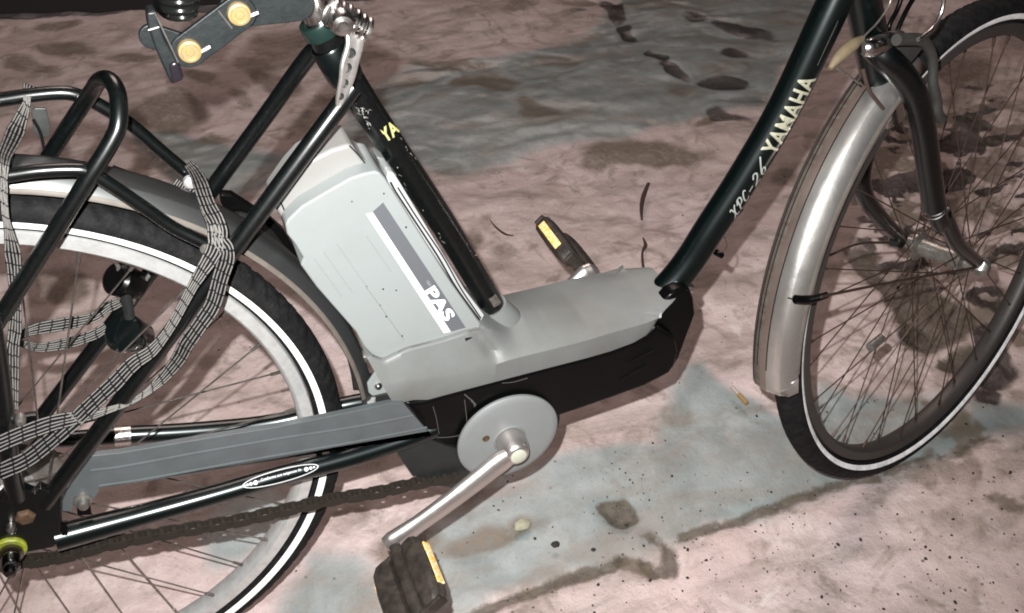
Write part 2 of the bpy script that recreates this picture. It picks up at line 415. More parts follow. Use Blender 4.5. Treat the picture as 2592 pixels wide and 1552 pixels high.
# ------------------------------------------------------------------ the ground
def build_ground():
    xs = np.concatenate([np.linspace(-40, -3, 14), np.linspace(-2.7, -0.75, 10), np.arange(-0.7, 3.3, 0.0085), np.linspace(3.5, 6, 8), np.linspace(7, 40, 12)])
    ys = np.concatenate([np.linspace(-40, -3, 12), np.linspace(-2.7, -0.75, 9), np.arange(-0.7, 2.9, 0.0085), np.linspace(3.0, 6, 10), np.linspace(7, 60, 14)])
    X, Y = np.meshgrid(xs, ys)
    nx, ny = len(xs), len(ys)
    def vnoise(X, Y, f, seed):
        r = np.random.RandomState(seed); n = 256
        g = r.rand(n, n)
        u = X * f + 1000.3; v = Y * f + 1000.7
        iu = np.floor(u).astype(int); iv = np.floor(v).astype(int); fu = u - iu; fv = v - iv
        fu = fu*fu*(3-2*fu); fv = fv*fv*(3-2*fv)
        a = g[iu % n, iv % n]; b = g[(iu+1) % n, iv % n]; c = g[iu % n, (iv+1) % n]; d = g[(iu+1) % n, (iv+1) % n]
        return (a*(1-fu)+b*fu)*(1-fv) + (c*(1-fu)+d*fu)*fv
    def fbm(X, Y, f, seed, o=4, g=0.5):
        s = 0; amp = 1; t = 0
        for k in range(o):
            s = s + amp * vnoise(X, Y, f * 2**k, seed + k); t += amp; amp *= g
        return s / t
    wx = X + (fbm(X, Y, 5, 3) - 0.5) * 0.16; wy = Y + (fbm(X, Y, 5, 23) - 0.5) * 0.16
    wsx = X + (fbm(X, Y, 14, 43) - 0.5) * 0.035; wsy = Y + (fbm(X, Y, 14, 63) - 0.5) * 0.035
    def poly_mask(pts, soft, X=wsx, Y=wsy):
        g = [G(*p) for p in pts]; n = len(g)
        d = np.full(X.shape, 1e9); inside = np.zeros(X.shape, bool)
        for i in range(n):
            ax, ay = g[i].x, g[i].y; bx, by = g[(i+1) % n].x, g[(i+1) % n].y
            ex, ey = bx-ax, by-ay; L = ex*ex+ey*ey+1e-12
            t = np.clip(((X-ax)*ex+(Y-ay)*ey)/L, 0, 1)
            d = np.minimum(d, np.hypot(X-ax-t*ex, Y-ay-t*ey))
            c = ((ay > Y) != (by > Y)) & (X < (bx-ax)*(Y-ay)/(by-ay+1e-12)+ax)
            inside ^= c
        sd = np.where(inside, d, -d)
        return np.clip(sd/soft*0.5+0.5, 0, 1)
    def blob(p, rx, ry, ang=0.0, X=wx, Y=wy):
        """spot on the ground, centre given by where it is seen, radii in picture px"""
        c = G(*p); a = G(p[0]+rx*math.cos(ang), p[1]+rx*math.sin(ang)) - c; b = G(p[0]-ry*math.sin(ang), p[1]+ry*math.cos(ang)) - c
        det = a.x*b.y - a.y*b.x
        u = ((X-c.x)*b.y-(Y-c.y)*b.x)/det; v = (-(X-c.x)*a.y+(Y-c.y)*a.x)/det
        return np.clip(1.6 - 1.15*np.sqrt(u*u+v*v), 0, 1)
    cool_zone = np.zeros(X.shape)  # cool grey zones, smoother and glossier than the pink snow
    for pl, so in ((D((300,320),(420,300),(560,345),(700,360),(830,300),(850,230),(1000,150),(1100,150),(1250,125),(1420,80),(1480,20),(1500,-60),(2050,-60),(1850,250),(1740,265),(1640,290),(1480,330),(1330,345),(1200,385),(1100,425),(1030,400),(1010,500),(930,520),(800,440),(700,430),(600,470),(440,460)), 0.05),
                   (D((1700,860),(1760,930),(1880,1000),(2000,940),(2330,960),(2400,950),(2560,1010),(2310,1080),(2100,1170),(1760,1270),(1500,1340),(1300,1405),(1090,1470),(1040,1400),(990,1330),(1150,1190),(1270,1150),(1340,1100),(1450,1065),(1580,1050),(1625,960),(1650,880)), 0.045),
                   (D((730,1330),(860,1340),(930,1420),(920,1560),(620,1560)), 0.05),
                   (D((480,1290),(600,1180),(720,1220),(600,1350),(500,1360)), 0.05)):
        cool_zone = np.maximum(cool_zone, poly_mask(pl, so))
    dirt_shade = np.zeros(X.shape)
    for x, y, rx, ry, a, w in ((1100,150,130,22,.05,.9),(1180,195,85,26,-.2,.9),(1290,255,60,24,.3,.8),(1000,190,60,25,0,.7),(1120,290,110,18,0,.6),(930,225,60,20,.2,.7),
        (1560,370,160,42,-.05,.95),(1700,360,70,20,0,.7),(1470,400,60,25,0,.7),(1730,280,50,20,0,.8),(1640,210,60,22,0,.7),(1340,140,70,16,.2,.6),(1280,170,50,12,.3,.6),
        (330,140,90,22,0,.8),(200,110,80,20,0,.8),(90,150,70,26,0,.75),(120,60,60,14,0,.7),(270,30,80,10,0,.7),(380,270,120,40,.05,.9),(470,200,60,30,0,.75),(620,60,60,20,0,.7),(650,190,80,30,.3,.8),
        (560,230,60,20,.3,.7),(700,290,70,16,0,.6),(480,330,90,18,.1,.7),(330,330,90,20,.1,.65),(700,100,50,16,0,.6),(860,30,50,16,0,.6),(1000,60,50,14,0,.5),(1250,20,90,20,0,.7),(1400,8,60,14,0,.7),
        (130,690,90,60,0,.8),(60,800,50,40,0,.5),(430,740,70,40,.5,.6),(500,880,50,26,0,.6),(380,760,50,26,0,.4),(1290,490,50,16,0,.4),(1140,550,45,38,.3,.75),(1180,520,40,22,.3,.6),
        (1400,600,60,26,.2,.5),(1240,590,40,20,0,.45),(1480,530,60,18,0,.5),(1570,545,40,12,-.2,.5),(1900,410,60,26,.2,.75),(1980,330,40,60,.3,.6),(2250,330,90,60,.2,.7),(2330,180,80,90,.2,.75),
        (2300,720,90,22,.2,.5),(2250,680,60,24,.3,.6),(2420,740,60,100,.3,.7),(2340,870,70,24,-.3,.85),
        (1640,1030,70,36,-.3,.5),(1480,960,60,30,-.5,.45),(1240,1230,150,40,-.3,.75),(1060,1260,100,50,-.3,.7),(850,1230,90,40,0,.6),(720,1290,60,26,0,.5),(330,1180,60,26,0,.35),
        (1600,1360,60,20,.3,.8),(1150,1470,100,14,-.32,.5),(2130,1150,90,22,-.2,.85),(2260,1250,110,36,.6,.4),(2400,1300,80,60,.6,.5),(2100,1300,100,20,.2,.35),(2350,1180,90,26,-.2,.35),(1950,1380,120,20,0,.3),
        (2380,500,70,90,0,.6),(2300,470,60,30,0,.55),(2430,380,50,40,0,.7),(1900,700,20,10,0,.5)):
        dirt_shade = np.maximum(dirt_shade, w * blob(D((x, y))[0], rx*1.046, ry*1.046, a))
    tr = blob(D((2330,430))[0], 260, 330, 0, X, Y)
    dirt_shade = np.maximum(dirt_shade, np.clip(tr * 1.4, 0, 1) * np.clip((fbm(wsx*1.0, wsy*1.5, 13, 400, 4) - 0.47) * 9, 0, 1))  # dirty crackle, broadened to stand in for flash falloff at right
    tl = np.clip((Y - .6) / .6, 0, 1)
    dirt_shade = np.maximum(dirt_shade, .55 * tl * np.clip((fbm(wx*.8, wy*1.9, 6, 430, 4) - 0.555) * 9, 0, 1))
    lr = np.clip(((X - Y * .3) - 1.0) * 3.0, 0, 1) * np.clip((.55 - Y) * 3, 0, 1)
    dirt_shade = np.maximum(dirt_shade, .8 * lr * np.clip((fbm(wsx, wsy, 11, 510, 5, .6) - 0.53) * 9, 0, 1))
    dark = np.zeros(X.shape)  # dark debris spots; shade right of the front wheel painted in too
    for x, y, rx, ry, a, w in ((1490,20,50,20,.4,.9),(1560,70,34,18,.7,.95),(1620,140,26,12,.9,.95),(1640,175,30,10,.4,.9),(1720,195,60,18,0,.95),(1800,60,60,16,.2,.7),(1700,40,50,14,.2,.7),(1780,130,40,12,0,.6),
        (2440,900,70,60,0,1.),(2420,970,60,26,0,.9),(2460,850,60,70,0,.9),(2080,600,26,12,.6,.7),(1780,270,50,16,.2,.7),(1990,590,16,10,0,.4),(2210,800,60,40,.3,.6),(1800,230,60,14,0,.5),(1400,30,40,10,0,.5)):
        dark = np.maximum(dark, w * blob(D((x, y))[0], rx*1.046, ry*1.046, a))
    dark = np.maximum(dark, .9 * np.clip(tr * 1.3, 0, 1) * np.clip((fbm(wsx*.9, wsy*1.6, 15, 470, 4) - 0.55) * 10, 0, 1))  # flash falloff at upper right put into the ground colour
    # bare patch melted through, and the tyre track scraped along the edge of the grey zone
    def line_mask(pts, w, soft):
        g = [G(*p) for p in pts]; d = np.full(X.shape, 1e9)
        for a, b in zip(g[:-1], g[1:]):
            ex, ey = b.x-a.x, b.y-a.y; L = ex*ex+ey*ey
            t = np.clip(((wsx-a.x)*ex+(wsy-a.y)*ey)/L, 0, 1)
            d = np.minimum(d, np.hypot(wsx-a.x-t*ex, wsy-a.y-t*ey))
        return np.clip((w-d)/soft*0.5+0.5, 0, 1)
    track = line_mask(D((1060,1500),(1200,1450),(1400,1390),(1500,1350)), 0.0075, 0.012)
    track = np.maximum(track, line_mask(D((1640,1300),(1760,1270),(1900,1215),(2020,1170),(2130,1150)), 0.0065, 0.012))
    track = np.maximum(track, 0.75*line_mask(D((2140,1150),(2260,1100),(2400,1050)), 0.006, 0.014))
    bare = poly_mask(Z(1100,950,1.6615)((680,535),(705,520),(800,512),(835,550),(848,600),(800,635),(740,612)), 0.008, wsx*0.35+X*0.65, wsy*0.35+Y*0.65)
    track = np.maximum(track, bare)
    mixx, mixy = wsx * .5 + X * .5, wsy * .5 + Y * .5
    track = np.maximum(track, .8 * poly_mask(Z(1100,950,1.6615)((870,665),(905,690),(940,700),(960,770),(930,780),(900,752),(830,745),(860,790),(930,835),(1040,830),(1055,800),(1020,735),(960,690),(900,640)), 0.010, mixx, mixy))
    zvv = Z(1850, 400, 2.8)
    track = np.maximum(track, .82 * poly_mask(zvv((780,650),(1000,640),(1060,700),(1010,790),(1130,860),(1250,800),(1420,820),(1400,930),(1520,980),(1740,1110),(1760,1170),(1640,1260),(1390,1345),(1280,1290),(1180,1150),(1040,960),(900,850)), 0.016, mixx, mixy))
    track = np.maximum(track, .82 * poly_mask(zvv((1440,1420),(1560,1340),(1760,1290),(1800,1400),(1700,1480),(1520,1480)), 0.016, mixx, mixy))
    # relief: trampled, refrozen snow
    near = np.clip(1 - (np.abs(X-1.2)/2.4)**4, 0, 1) * np.clip(1 - (np.abs(Y-1.0)/2.2)**4, 0, 1)
    h = (fbm(wx, wy, 3.2, 91, 5, 0.55) - 0.5) * 0.045 * (1 - 0.65*cool_zone)
    h += (np.abs(fbm(wsx, wsy, 16, 120, 4) - 0.5)) * 0.012 * (1 - 0.8*cool_zone)
    far = np.clip((Y - 0.5) / 1.2, 0, 1)
    h += far * (fbm(wx*0.7, wy*1.6, 7, 210, 4) - 0.5) * 0.022
    h -= 0.003 * np.clip(dirt_shade, 0, 1) + 0.003 * dark + 0.007 * track
    cr = (blob(D((2320,720))[0], 420, 330, 0, X, Y))
    h += cr * (np.abs(fbm(X, Y, 22, 310, 3) - 0.5)) * 0.03
    # flat under both wheels and where the bicycle stands
    for cx in (0.0, 1.2):
        flat = np.exp(-(((X-cx)/0.14)**2 + ((Y+0.01)/0.10)**2))
        h = h * (1 - flat) - 0.001 * flat
    h = np.where(near > 0, h * near, 0) - 0.006
    co = np.stack([X, Y, h], -1).reshape(-1, 3)
    idx = np.arange(nx*ny).reshape(ny, nx)
    F = np.stack([idx[:-1, :-1], idx[:-1, 1:], idx[1:, 1:], idx[1:, :-1]], -1).reshape(-1, 4)
    me = bpy.data.meshes.new('snow_ground')
    me.vertices.add(len(co)); me.vertices.foreach_set('co', co.ravel())
    me.loops.add(F.size); me.loops.foreach_set('vertex_index', F.ravel().astype(np.int32))
    me.polygons.add(len(F)); me.polygons.foreach_set('loop_start', np.arange(0, F.size, 4, dtype=np.int32))
    me.update(calc_edges=True)
    me.polygons.foreach_set('use_smooth', np.ones(len(F), bool))
    for nm, arr in (('cool_zone', cool_zone), ('dirt_shade', dirt_shade), ('dark', dark), ('track', track)):
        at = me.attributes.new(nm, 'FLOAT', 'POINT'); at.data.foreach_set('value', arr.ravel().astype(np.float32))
    m = bpy.data.materials.new('dirty_trampled_snow'); m.use_nodes = True
    N = m.node_tree.nodes; L = m.node_tree.links; b = N['Principled BSDF']
    tc = N.new('ShaderNodeTexCoord')
    def nz(scale, detail=6, rough=0.6, dist=0.0, sq=None):
        n = N.new('ShaderNodeTexNoise'); n.inputs['Scale'].default_value = scale; n.inputs['Detail'].default_value = detail
        n.inputs['Roughness'].default_value = rough; n.inputs['Distortion'].default_value = dist
        if sq:
            mp = N.new('ShaderNodeMapping'); mp.inputs['Scale'].default_value = sq; L.new(tc.outputs['Object'], mp.inputs[0]); L.new(mp.outputs[0], n.inputs['Vector'])
        else: L.new(tc.outputs['Object'], n.inputs['Vector'])
        return n.outputs['Fac']
    def att(nm):
        a = N.new('ShaderNodeAttribute'); a.attribute_name = nm; return a.outputs['Fac']
    def math_(op, a, b_=None, c=None):
        n = N.new('ShaderNodeMath'); n.operation = op
        for i, v in enumerate((a, b_, c)):
            if v is None: continue
            if isinstance(v, (int, float)): n.inputs[i].default_value = v
            else: L.new(v, n.inputs[i])
        return n.outputs[0]
    def sstep(v, lo, hi, o0=0.0, o1=1.0):
        n = N.new('ShaderNodeMapRange'); n.interpolation_type = 'SMOOTHSTEP'
        n.inputs[1].default_value = lo; n.inputs[2].default_value = hi; n.inputs[3].default_value = o0; n.inputs[4].default_value = o1
        L.new(v, n.inputs[0]); return n.outputs[0]
    def mix(f, a, c):
        n = N.new('ShaderNodeMix'); n.data_type = 'RGBA'
        if isinstance(f, (int, float)): n.inputs[0].default_value = f
        else: L.new(f, n.inputs[0])
        for s, v in ((6, a), (7, c)):
            if isinstance(v, tuple): n.inputs[s].default_value = (*v, 1)
            else: L.new(v, n.inputs[s])
        return n.outputs[2]
    n_mid = nz(9, 7, 0.62, 0.3); n_lo = nz(2.3, 4, 0.5); n_fine = nz(70, 5, 0.7); n_grain = nz(420, 3, 0.7); n_str = nz(6, 6, 0.6, 0.6, (0.7, 2.0, 1))
    snow = mix(sstep(n_mid, 0.38, 0.62), (0.54, 0.430, 0.416), (0.68, 0.560, 0.545))
    snow = mix(sstep(n_lo, 0.4, 0.6, 0.0, 0.5), snow, (0.54, 0.43, 0.39))
    cool_col = mix(sstep(n_mid, 0.35, 0.65), (0.200, 0.232, 0.230), (0.295, 0.335, 0.333))
    fi = sstep(math_('ADD', att('cool_zone'), math_('MULTIPLY_ADD', n_mid, 0.9, -0.45)), 0.27, 0.73)
    base = mix(fi, snow, cool_col)
    # grey-brown grime carried by melt water
    gr = sstep(n_str, 0.44, 0.70, 0, 0.65)
    base = mix(gr, base, (0.235, 0.195, 0.165))
    smr = sstep(nz(11, 8, 0.66, 1.4), 0.51, 0.69, 0, 0.62)
    base = mix(math_('MULTIPLY', smr, math_('MULTIPLY_ADD', fi, -0.55, 1.0)), base, (0.17, 0.138, 0.105))
    wht = sstep(nz(13, 5, 0.6, 0.8), 0.56, 0.72, 0, 0.5)
    base = mix(math_('MULTIPLY', wht, math_('MULTIPLY_ADD', fi, -0.8, 1.0)), base, (0.76, 0.68, 0.66))
    fd = sstep(math_('ADD', att('dirt_shade'), math_('MULTIPLY_ADD', n_mid, 1.1, -0.55)), 0.34, 0.80)
    fd = math_('MULTIPLY', fd, sstep(n_fine, 0.25, 0.62, 0.55, 1.0))
    dcol = mix(sstep(n_fine, 0.35, 0.65), (0.095, 0.072, 0.045), (0.16, 0.125, 0.088))
    base = mix(math_('MULTIPLY', fd, 0.88), base, dcol)
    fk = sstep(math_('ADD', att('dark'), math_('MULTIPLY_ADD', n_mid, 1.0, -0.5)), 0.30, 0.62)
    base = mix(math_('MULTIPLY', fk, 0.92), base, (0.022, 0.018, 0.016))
    ft = sstep(math_('ADD', att('track'), math_('MULTIPLY_ADD', n_fine, 0.8, -0.4)), 0.22, 0.60)
    base = mix(math_('MULTIPLY', ft, 0.85), base, mix(sstep(n_fine, 0.4, 0.6), (0.040, 0.032, 0.022), (0.095, 0.078, 0.054)))
    # scattered fine specks
    vo = N.new('ShaderNodeTexVoronoi'); vo.inputs['Scale'].default_value = 42; L.new(tc.outputs['Object'], vo.inputs['Vector'])
    spk = sstep(vo.outputs['Distance'], 0.05, 0.13, 1.0, 0.0)
    spk = math_('MULTIPLY', spk, sstep(nz(5, 3), 0.50, 0.60))
    base = mix(math_('MULTIPLY', spk, 0.8), base, (0.03, 0.025, 0.02))
    base = mix(sstep(n_grain, 0.40, 0.72, 0, 0.14), base, (0.14, 0.115, 0.10))
    base = mix(sstep(nz(160, 4, 0.75), 0.57, 0.72, 0, 0.40), base, (0.11, 0.09, 0.075))
    L.new(base, b.inputs['Base Color'])
    gloss = math_('MAXIMUM', fi, fk)
    L.new(sstep(gloss, 0, 1, 0.60, 0.30), b.inputs['Roughness'])
    b.inputs['Specular IOR Level'].default_value = 0.3
    hh = math_('ADD', math_('MULTIPLY', n_fine, 0.6), math_('MULTIPLY', n_grain, 0.16))
    hh = math_('ADD', hh, math_('MULTIPLY', n_mid, 1.6))
    bp = N.new('ShaderNodeBump'); bp.inputs['Distance'].default_value = 0.006
    L.new(sstep(fi, 0, 1, 0.75, 0.28), bp.inputs['Strength'])
    L.new(hh, bp.inputs['Height']); L.new(bp.outputs[0], b.inputs['Normal'])
    me.materials.append(m)
    o = bpy.data.objects.new('snow_ground', me); COL.objects.link(o); o['kind'] = 'structure'
    return o
build_ground()

# dark road beyond the trampled snow
bm = bmesh.new()
ra, rb_ = G(-200, 62), G(1180, -12)
dr = (rb_ - ra); dr.z = 0; dr.normalize(); nr = Vector((-dr.y, dr.x, 0))
edge = []
for k in range(161):
    t = -12 + 24 * k / 160 if k in (0, 160) else -3 + 7.0 * k / 160
    p = ra + dr * t; p.z = 0
    edge.append(p + nr * ((mnoise.noise(Vector((t*2.5, 0, 3))) * 0.06) + 0.02 * mnoise.noise(Vector((t*11, 0, 5)))))
va = [bm.verts.new((p.x, p.y, 0.012)) for p in edge]; vb = [bm.verts.new((p.x + nr.x*9, p.y + nr.y*9, 0.012)) for p in edge]
for i in range(160):
    bm.faces.new((va[i], va[i+1], vb[i+1], vb[i]))
road = finish('road', bm, asphalt_m, smooth=False); road['kind'] = 'structure'

# ------------------------------------------------------------------ the bicycle
WB, R = 1.1941, 0.3447
BBX, BBZ, CL = 0.5246, 0.2867, 0.1719
bike = empty('electric_bicycle', (0.55, 0, 0), 'black step-through electric bicycle with pale grey battery and grey motor cover, parked on dirty snow', 'bicycle')
BIKE = []
_bike_children = []
HEAD, OFF, STEER = 1.1154, 0.0555, 0.3357
sax = Vector((-math.cos(HEAD), 0, math.sin(HEAD)))
so = Vector((WB, 0, R)) - Vector((math.sin(HEAD), 0, math.cos(HEAD))) * OFF
FR = Matrix.Translation(so) @ Matrix.Rotation(STEER, 4, sax) @ Matrix.Translation(-so)
FH = FR @ Vector((WB, 0, R)); FY = (FR.to_3x3() @ Vector((0, 1, 0))); FX = (FR.to_3x3() @ Vector((1, 0, 0))); FZ = FR.to_3x3() @ Vector((0, 0, 1))
def PF(x, y, Y=0.0):
    """picture point on a plane parallel to the turned front wheel, Y to its left"""
    r = ray(x, y); q = FH + FY * Y
    return CAM + r * ((q - CAM).dot(FY) / r.dot(FY))
def PPF(pts, Y):
    if isinstance(Y, (int, float)): Y = [Y] * len(pts)
    return [PF(p[0], p[1], y) for p, y in zip(pts, Y)]

def build_wheel(front):
    c = FH if front else Vector((0, 0, R)); ax = FY if front else Vector((0, 1, 0)); ex = FX if front else Vector((1, 0, 0))
    ez = ax.cross(ex) * -1
    # hub
    if front:
        prof = [(0.004, -0.062), (0.0045, -0.052), (0.009, -0.050), (0.010, -0.038), (0.021, -0.036), (0.021, -0.032), (0.013, -0.028), (0.0115, 0), (0.013, 0.028), (0.021, 0.032), (0.021, 0.036), (0.010, 0.038), (0.009, 0.050), (0.0045, 0.052), (0.004, 0.062)]
    else:
        prof = [(0.005, -0.075), (0.005, -0.058), (0.018, -0.056), (0.020, -0.044), (0.036, -0.034), (0.038, -0.028), (0.030, -0.024), (0.026, 0), (0.030, 0.026), (0.044, 0.029), (0.045, 0.036), (0.042, 0.045), (0.015, 0.05), (0.005, 0.052), (0.005, 0.07)]
    hub = lathe('front_wheel' if front else 'rear_wheel', prof, c, ax, steel if front else alu, bike, seg=40)
    # tyre
    rc, rm = R - 0.0175, 0.0175
    prof = []
    for k in range(25):
        a = math.radians(-140 + 280 * k / 24)
        knob = 0.0
        prof.append((rc + (rm + knob) * math.cos(a), (rm + 0.001) * math.sin(a)))
    bm = bmesh.new(); rings = add_lathe(bm, prof, c, ax, seg=720, ref=ex)
    # tread blocks: push alternate strips of the crown in
    for v in bm.verts:
        d = v.co - c; y = d.dot(ax); rad = d - ax * y
        rr = rad.length
        if rr > R - 0.010:
            a = math.atan2(rad.dot(ez), rad.dot(ex))
            s = math.sin(a * 120 + (math.copysign(1, y)) * y * 260)
            if s > 0.25 and abs(y) > 0.0035: v.co -= rad.normalized() * 0.0015
    tyre = finish('tyre', bm, rubber, hub, ang=60)
    # stripe on the near and far side walls
    for sgn in (-1, 1):
        st = []
        w0, w1 = (0.3180, 0.3250) if not front else (0.3178, 0.3246)
        for k in range(4):
            rr = w0 + (w1 - w0) * k / 3
            st.append((rr + 0.0, sgn * (math.sqrt(max(rm**2 - (rr - rc)**2, 0)) * (rm + .001) / rm + 0.0007)))
        lathe('reflective_stripe', st, c, ax, stripe_worn if front else stripe_m, hub, seg=200, ref=ex)
    # rim
    prof = [(0.3130, -0.0105), (0.3115, -0.0130), (0.3000, -0.0125), (0.2975, -0.0100), (0.2955, -0.0055), (0.2955, 0.0055), (0.2975, 0.0100), (0.3000, 0.0125), (0.3115, 0.0130), (0.3130, 0.0105)]
    lathe('rim', prof, c, ax, dark_rim if front else alu, hub, seg=160, close=True, ref=ex)
    # spokes
    n = 36; fr_ = 0.019 if front else 0.036; fy = 0.034 if front else 0.031
    for i in range(n):
        side = -1 if i % 2 == 0 else 1
        a = 2 * math.pi * i / n + 0.06
        j = i // 2
        ha = a + (1 if j % 2 == 0 else -1) * math.radians(62) + 0.03
        p0 = c + (ex * math.cos(ha) + ez * math.sin(ha)) * fr_ + ax * side * fy
        p1 = c + (ex * math.cos(a) + ez * math.sin(a)) * 0.2975 + ax * side * 0.003
        d = (p1 - p0).normalized()
        bm = bmesh.new()
        add_tube(bm, [p0, p1 - d * 0.012], 0.0009 if front else 0.00095, seg=8, smooth=1)
        add_tube(bm, [p1 - d * 0.014, p1 - d * 0.002, p1 + d * 0.001], [0.0017, 0.0021, 0.0024], seg=8, smooth=1)
        finish('spoke', bm, spoke_dark if front else spoke_bright, hub)
    return hub
front_wheel = build_wheel(True)
rear_wheel = build_wheel(False)

def build_fender(front, a0, a1, m, me_):
    c = FH if front else Vector((0.015, 0, R + .003)); ax = FY if front else Vector((0, 1, 0)); ex = FX if front else Vector((1, 0, 0))
    Rf = 0.367 if front else 0.3650
    hw = 0.0315 if front else 0.0265
    dp = .0055 if front else 0.0
    prof = []
    pts = [(-hw, -0.0145 - dp), (-hw + 0.0012, -0.0125 - dp), (-hw * 0.86, -0.0065), (-hw * 0.62, -0.0010), (-hw * 0.60, -0.0003), (-hw * 0.3, 0.0014), (0, 0.0018), (hw * 0.3, 0.0014), (hw * 0.60, -0.0003), (hw * 0.62, -0.0010), (hw * 0.86, -0.0065), (hw - 0.0012, -0.0125 - dp), (hw, -0.0145 - dp)]
    outer = [(Rf + h, y) for y, h in pts]; inner = [(Rf + h - 0.0012, y * 0.965) for y, h in pts[::-1]]
    bm = bmesh.new()
    rings = add_lathe(bm, outer + inner, c, ax, seg=120, close=True, a0=a0, a1=a1, ref=ex)
    # rounded tip
    e2 = ax.cross(ex)
    for v in bm.verts:
        d = v.co - c; y = d.dot(ax); a = math.atan2(d.dot(e2), d.dot(ex)) % (2 * math.pi)
        for ae, sg in ((a0, 1), (a1, -1)):
            da = (a - ae) * sg
            if 0 <= da < 0.085:
                lim = 0.085 * (1 - math.sqrt(max(0, 1 - (y / (hw*1.02)) ** 2)))
                if da < lim:
                    rot = Matrix.Rotation((lim - da) * sg, 3, ax)
                    v.co = c + rot @ d
    o = finish('front_fender' if front else 'rear_fender', bm, m, bike, ang=0, keep=False)
    if front:
        o.data.materials.append(fender_edge_m); o.data.materials.append(mat('tan_stained_fender', (0.30,0.235,0.205), 0.42, 0.75, var=.5, vscale=25, vcol=(.16,.12,.10)))
        for p_ in o.data.polygons:
            q = p_.center - c
            if q.dot(ax) > hw * .45: p_.material_index = 1
            elif q.dot(ax) > -hw * .02: p_.material_index = 2
        for yy, hh in ((-hw * .01, .0021), (hw * .45, .0008), (hw * .62, -.0006)):
            lathe('pin_line', [(Rf + hh - .0006, yy - .0007), (Rf + hh + .0003, yy - .0004), (Rf + hh + .0003, yy + .0004), (Rf + hh - .0008, yy + .0007)], c, ax, black_plastic, o, seg=100, close=True, a0=a0 + .09, a1=a1, ref=ex)
    # beads along both edges
    for sg in (-1, 1):
        st = [(Rf - dp - 0.0150, sg * (hw + 0.0008)), (Rf - dp - 0.0125, sg * (hw + 0.0004)), (Rf - dp - 0.0105, sg * (hw - 0.0012)), (Rf - dp - 0.0135, sg * (hw - 0.0018))]
        lathe('edge_bead', st, c, ax, me_, o, seg=100, close=True, a0=a0 + 0.085, a1=a1 - 0.085, ref=ex)
    return o
# angles run from forward (ref) turning about +Y (left): down is +
def fangle(front, px, py):
    p = PF(px, py, 0) if front else P(px, py, 0)
    c = FH if front else Vector((0, 0, R)); ax = FY if front else Vector((0, 1, 0)); ex = FX if front else Vector((1, 0, 0))
    d = p - c; return math.atan2(d.dot(ax.cross(ex)), d.dot(ex)) % (2 * math.pi)
fa0 = fangle(True, 1915, 1010); fa1 = fangle(True, 2270, 120)
ffender = build_fender(True, fa0, fa1, alu_fender, fender_edge_m)
ra1 = fangle(False, 905, 1030)
rfender = build_fender(False, math.pi * 0.78 , 2 * math.pi + (ra1 if ra1 < 3 else ra1 - 2 * math.pi), grey_fender, fender_edge_m)

# ---- frame
frame = tube('frame', PP([(2180,-140),(2105,20),(1982,278),(1880,452),(1790,590),(1745,660),(1695,722),(1620,790)], 0), [0.0185]*8, black_paint, bike, seg=40, smooth=10)
frame['label'] = 'thick black-green down tube with gold lettering'
HT = so + sax * 0.30
seat_path = PP([(785,-5),(820,78),(852,150),(946,300),(1134,585),(1262,800)], 0)
bm = bmesh.new(); add_tube(bm, seat_path[1:], [0.0150, 0.0145, 0.0138, 0.0138, 0.0138], seg=36, smooth=8)
seat_tube = finish('seat_tube', bm, black_tube, frame)
def ptube(name, pts, Y, r, m, parent, **k):
    return tube(name, PP(pts, Y), r, m, parent, **k)
near_stay = [(893,222),(780,374),(588,634),(396,893),(262,1075),(135,1245),(112,1275)]
ptube('seat_stay', near_stay, [-.030,-.042,-.054,-.060,-.063,-.065,-.065], 0.0084, black_tube, frame, smooth=6)
far_stay = z5((1540,330),(1440,410),(1100,880),(740,1370)) + [(300, 800), (60, 1115)]
ptube('seat_stay', far_stay, [.022,.030,.045,.052,.058,.062], 0.0080, black_tube, frame, smooth=6)
near_chain = [(140,1362),(200,1346),(260,1330),(380,1298),(560,1248),(700,1207),(860,1165),(1000,1122),(1100,1085)]
bm = bmesh.new(); add_tube(bm, PP(near_chain, [-.064,-.062,-.060,-.056,-.052,-.048,-.044,-.04,-.038]), [.0135,.0133,.0128,.0115,.0108,.0108,.0108,.0108,.0108], seg=24, smooth=6)
chain_stay_n = finish('chain_stay', bm, black_paint, frame)
ptube('chain_stay', [(60,1118)] + z4((560,775),(860,752),(1500,715),(2078,650)) + [(900,1020),(1080,1000)], [.062,.060,.056,.052,.05,.045,.04], [.0075,.009,.0102,.0105,.0105,.0105,.0105], black_paint, frame, smooth=6)
# chrome band on the far chain stay
a, b_ = PP(z4((858,755),(980,745)), .0555)
tube('cable_band', [a, b_], 0.0113, chrome, frame, smooth=1, seg=24)
# rear drop-out plates
prism('dropout', zk((0,250),(140,120),(370,210),(420,150),(650,260),(650,480),(640,560),(640,700),(560,770),(420,800),(250,830),(100,800),(-120,820),(-150,400)), -.0715, -.060, black_tube, frame, bevel=.0015)
prism('dropout', [(20,1060),(90,1050),(150,1075),(140,1120),(60,1160),(-10,1170),(-10,1090)], .057, .064, black_tube, frame, bevel=.001)
lathe('seat_lug', [(0.0155,-0.006),(0.0165,-0.004),(0.0168,0.022),(0.0155,0.030)], P(838,128,0), (seat_path[3]-seat_path[1]), black_paint, frame, seg=32)
# kink plate where the far stay meets the rack
prism('stay_bracket', z6((900,380),(1030,390),(1200,500),(1420,640),(1560,760),(1750,1060),(1735,1110),(1640,1000),(1400,760),(1150,640),(960,560),(900,480)), .050, .062, black_plastic, frame, bevel=.002)
prism('wheel_lock', z6((930,700),(1150,690),(1340,740),(1500,900),(1690,1140),(1680,1180),(1640,1190),(1350,1110),(1100,1010),(960,860)), .022, .048, dark_plastic, bike, bevel=.004, segs=3)

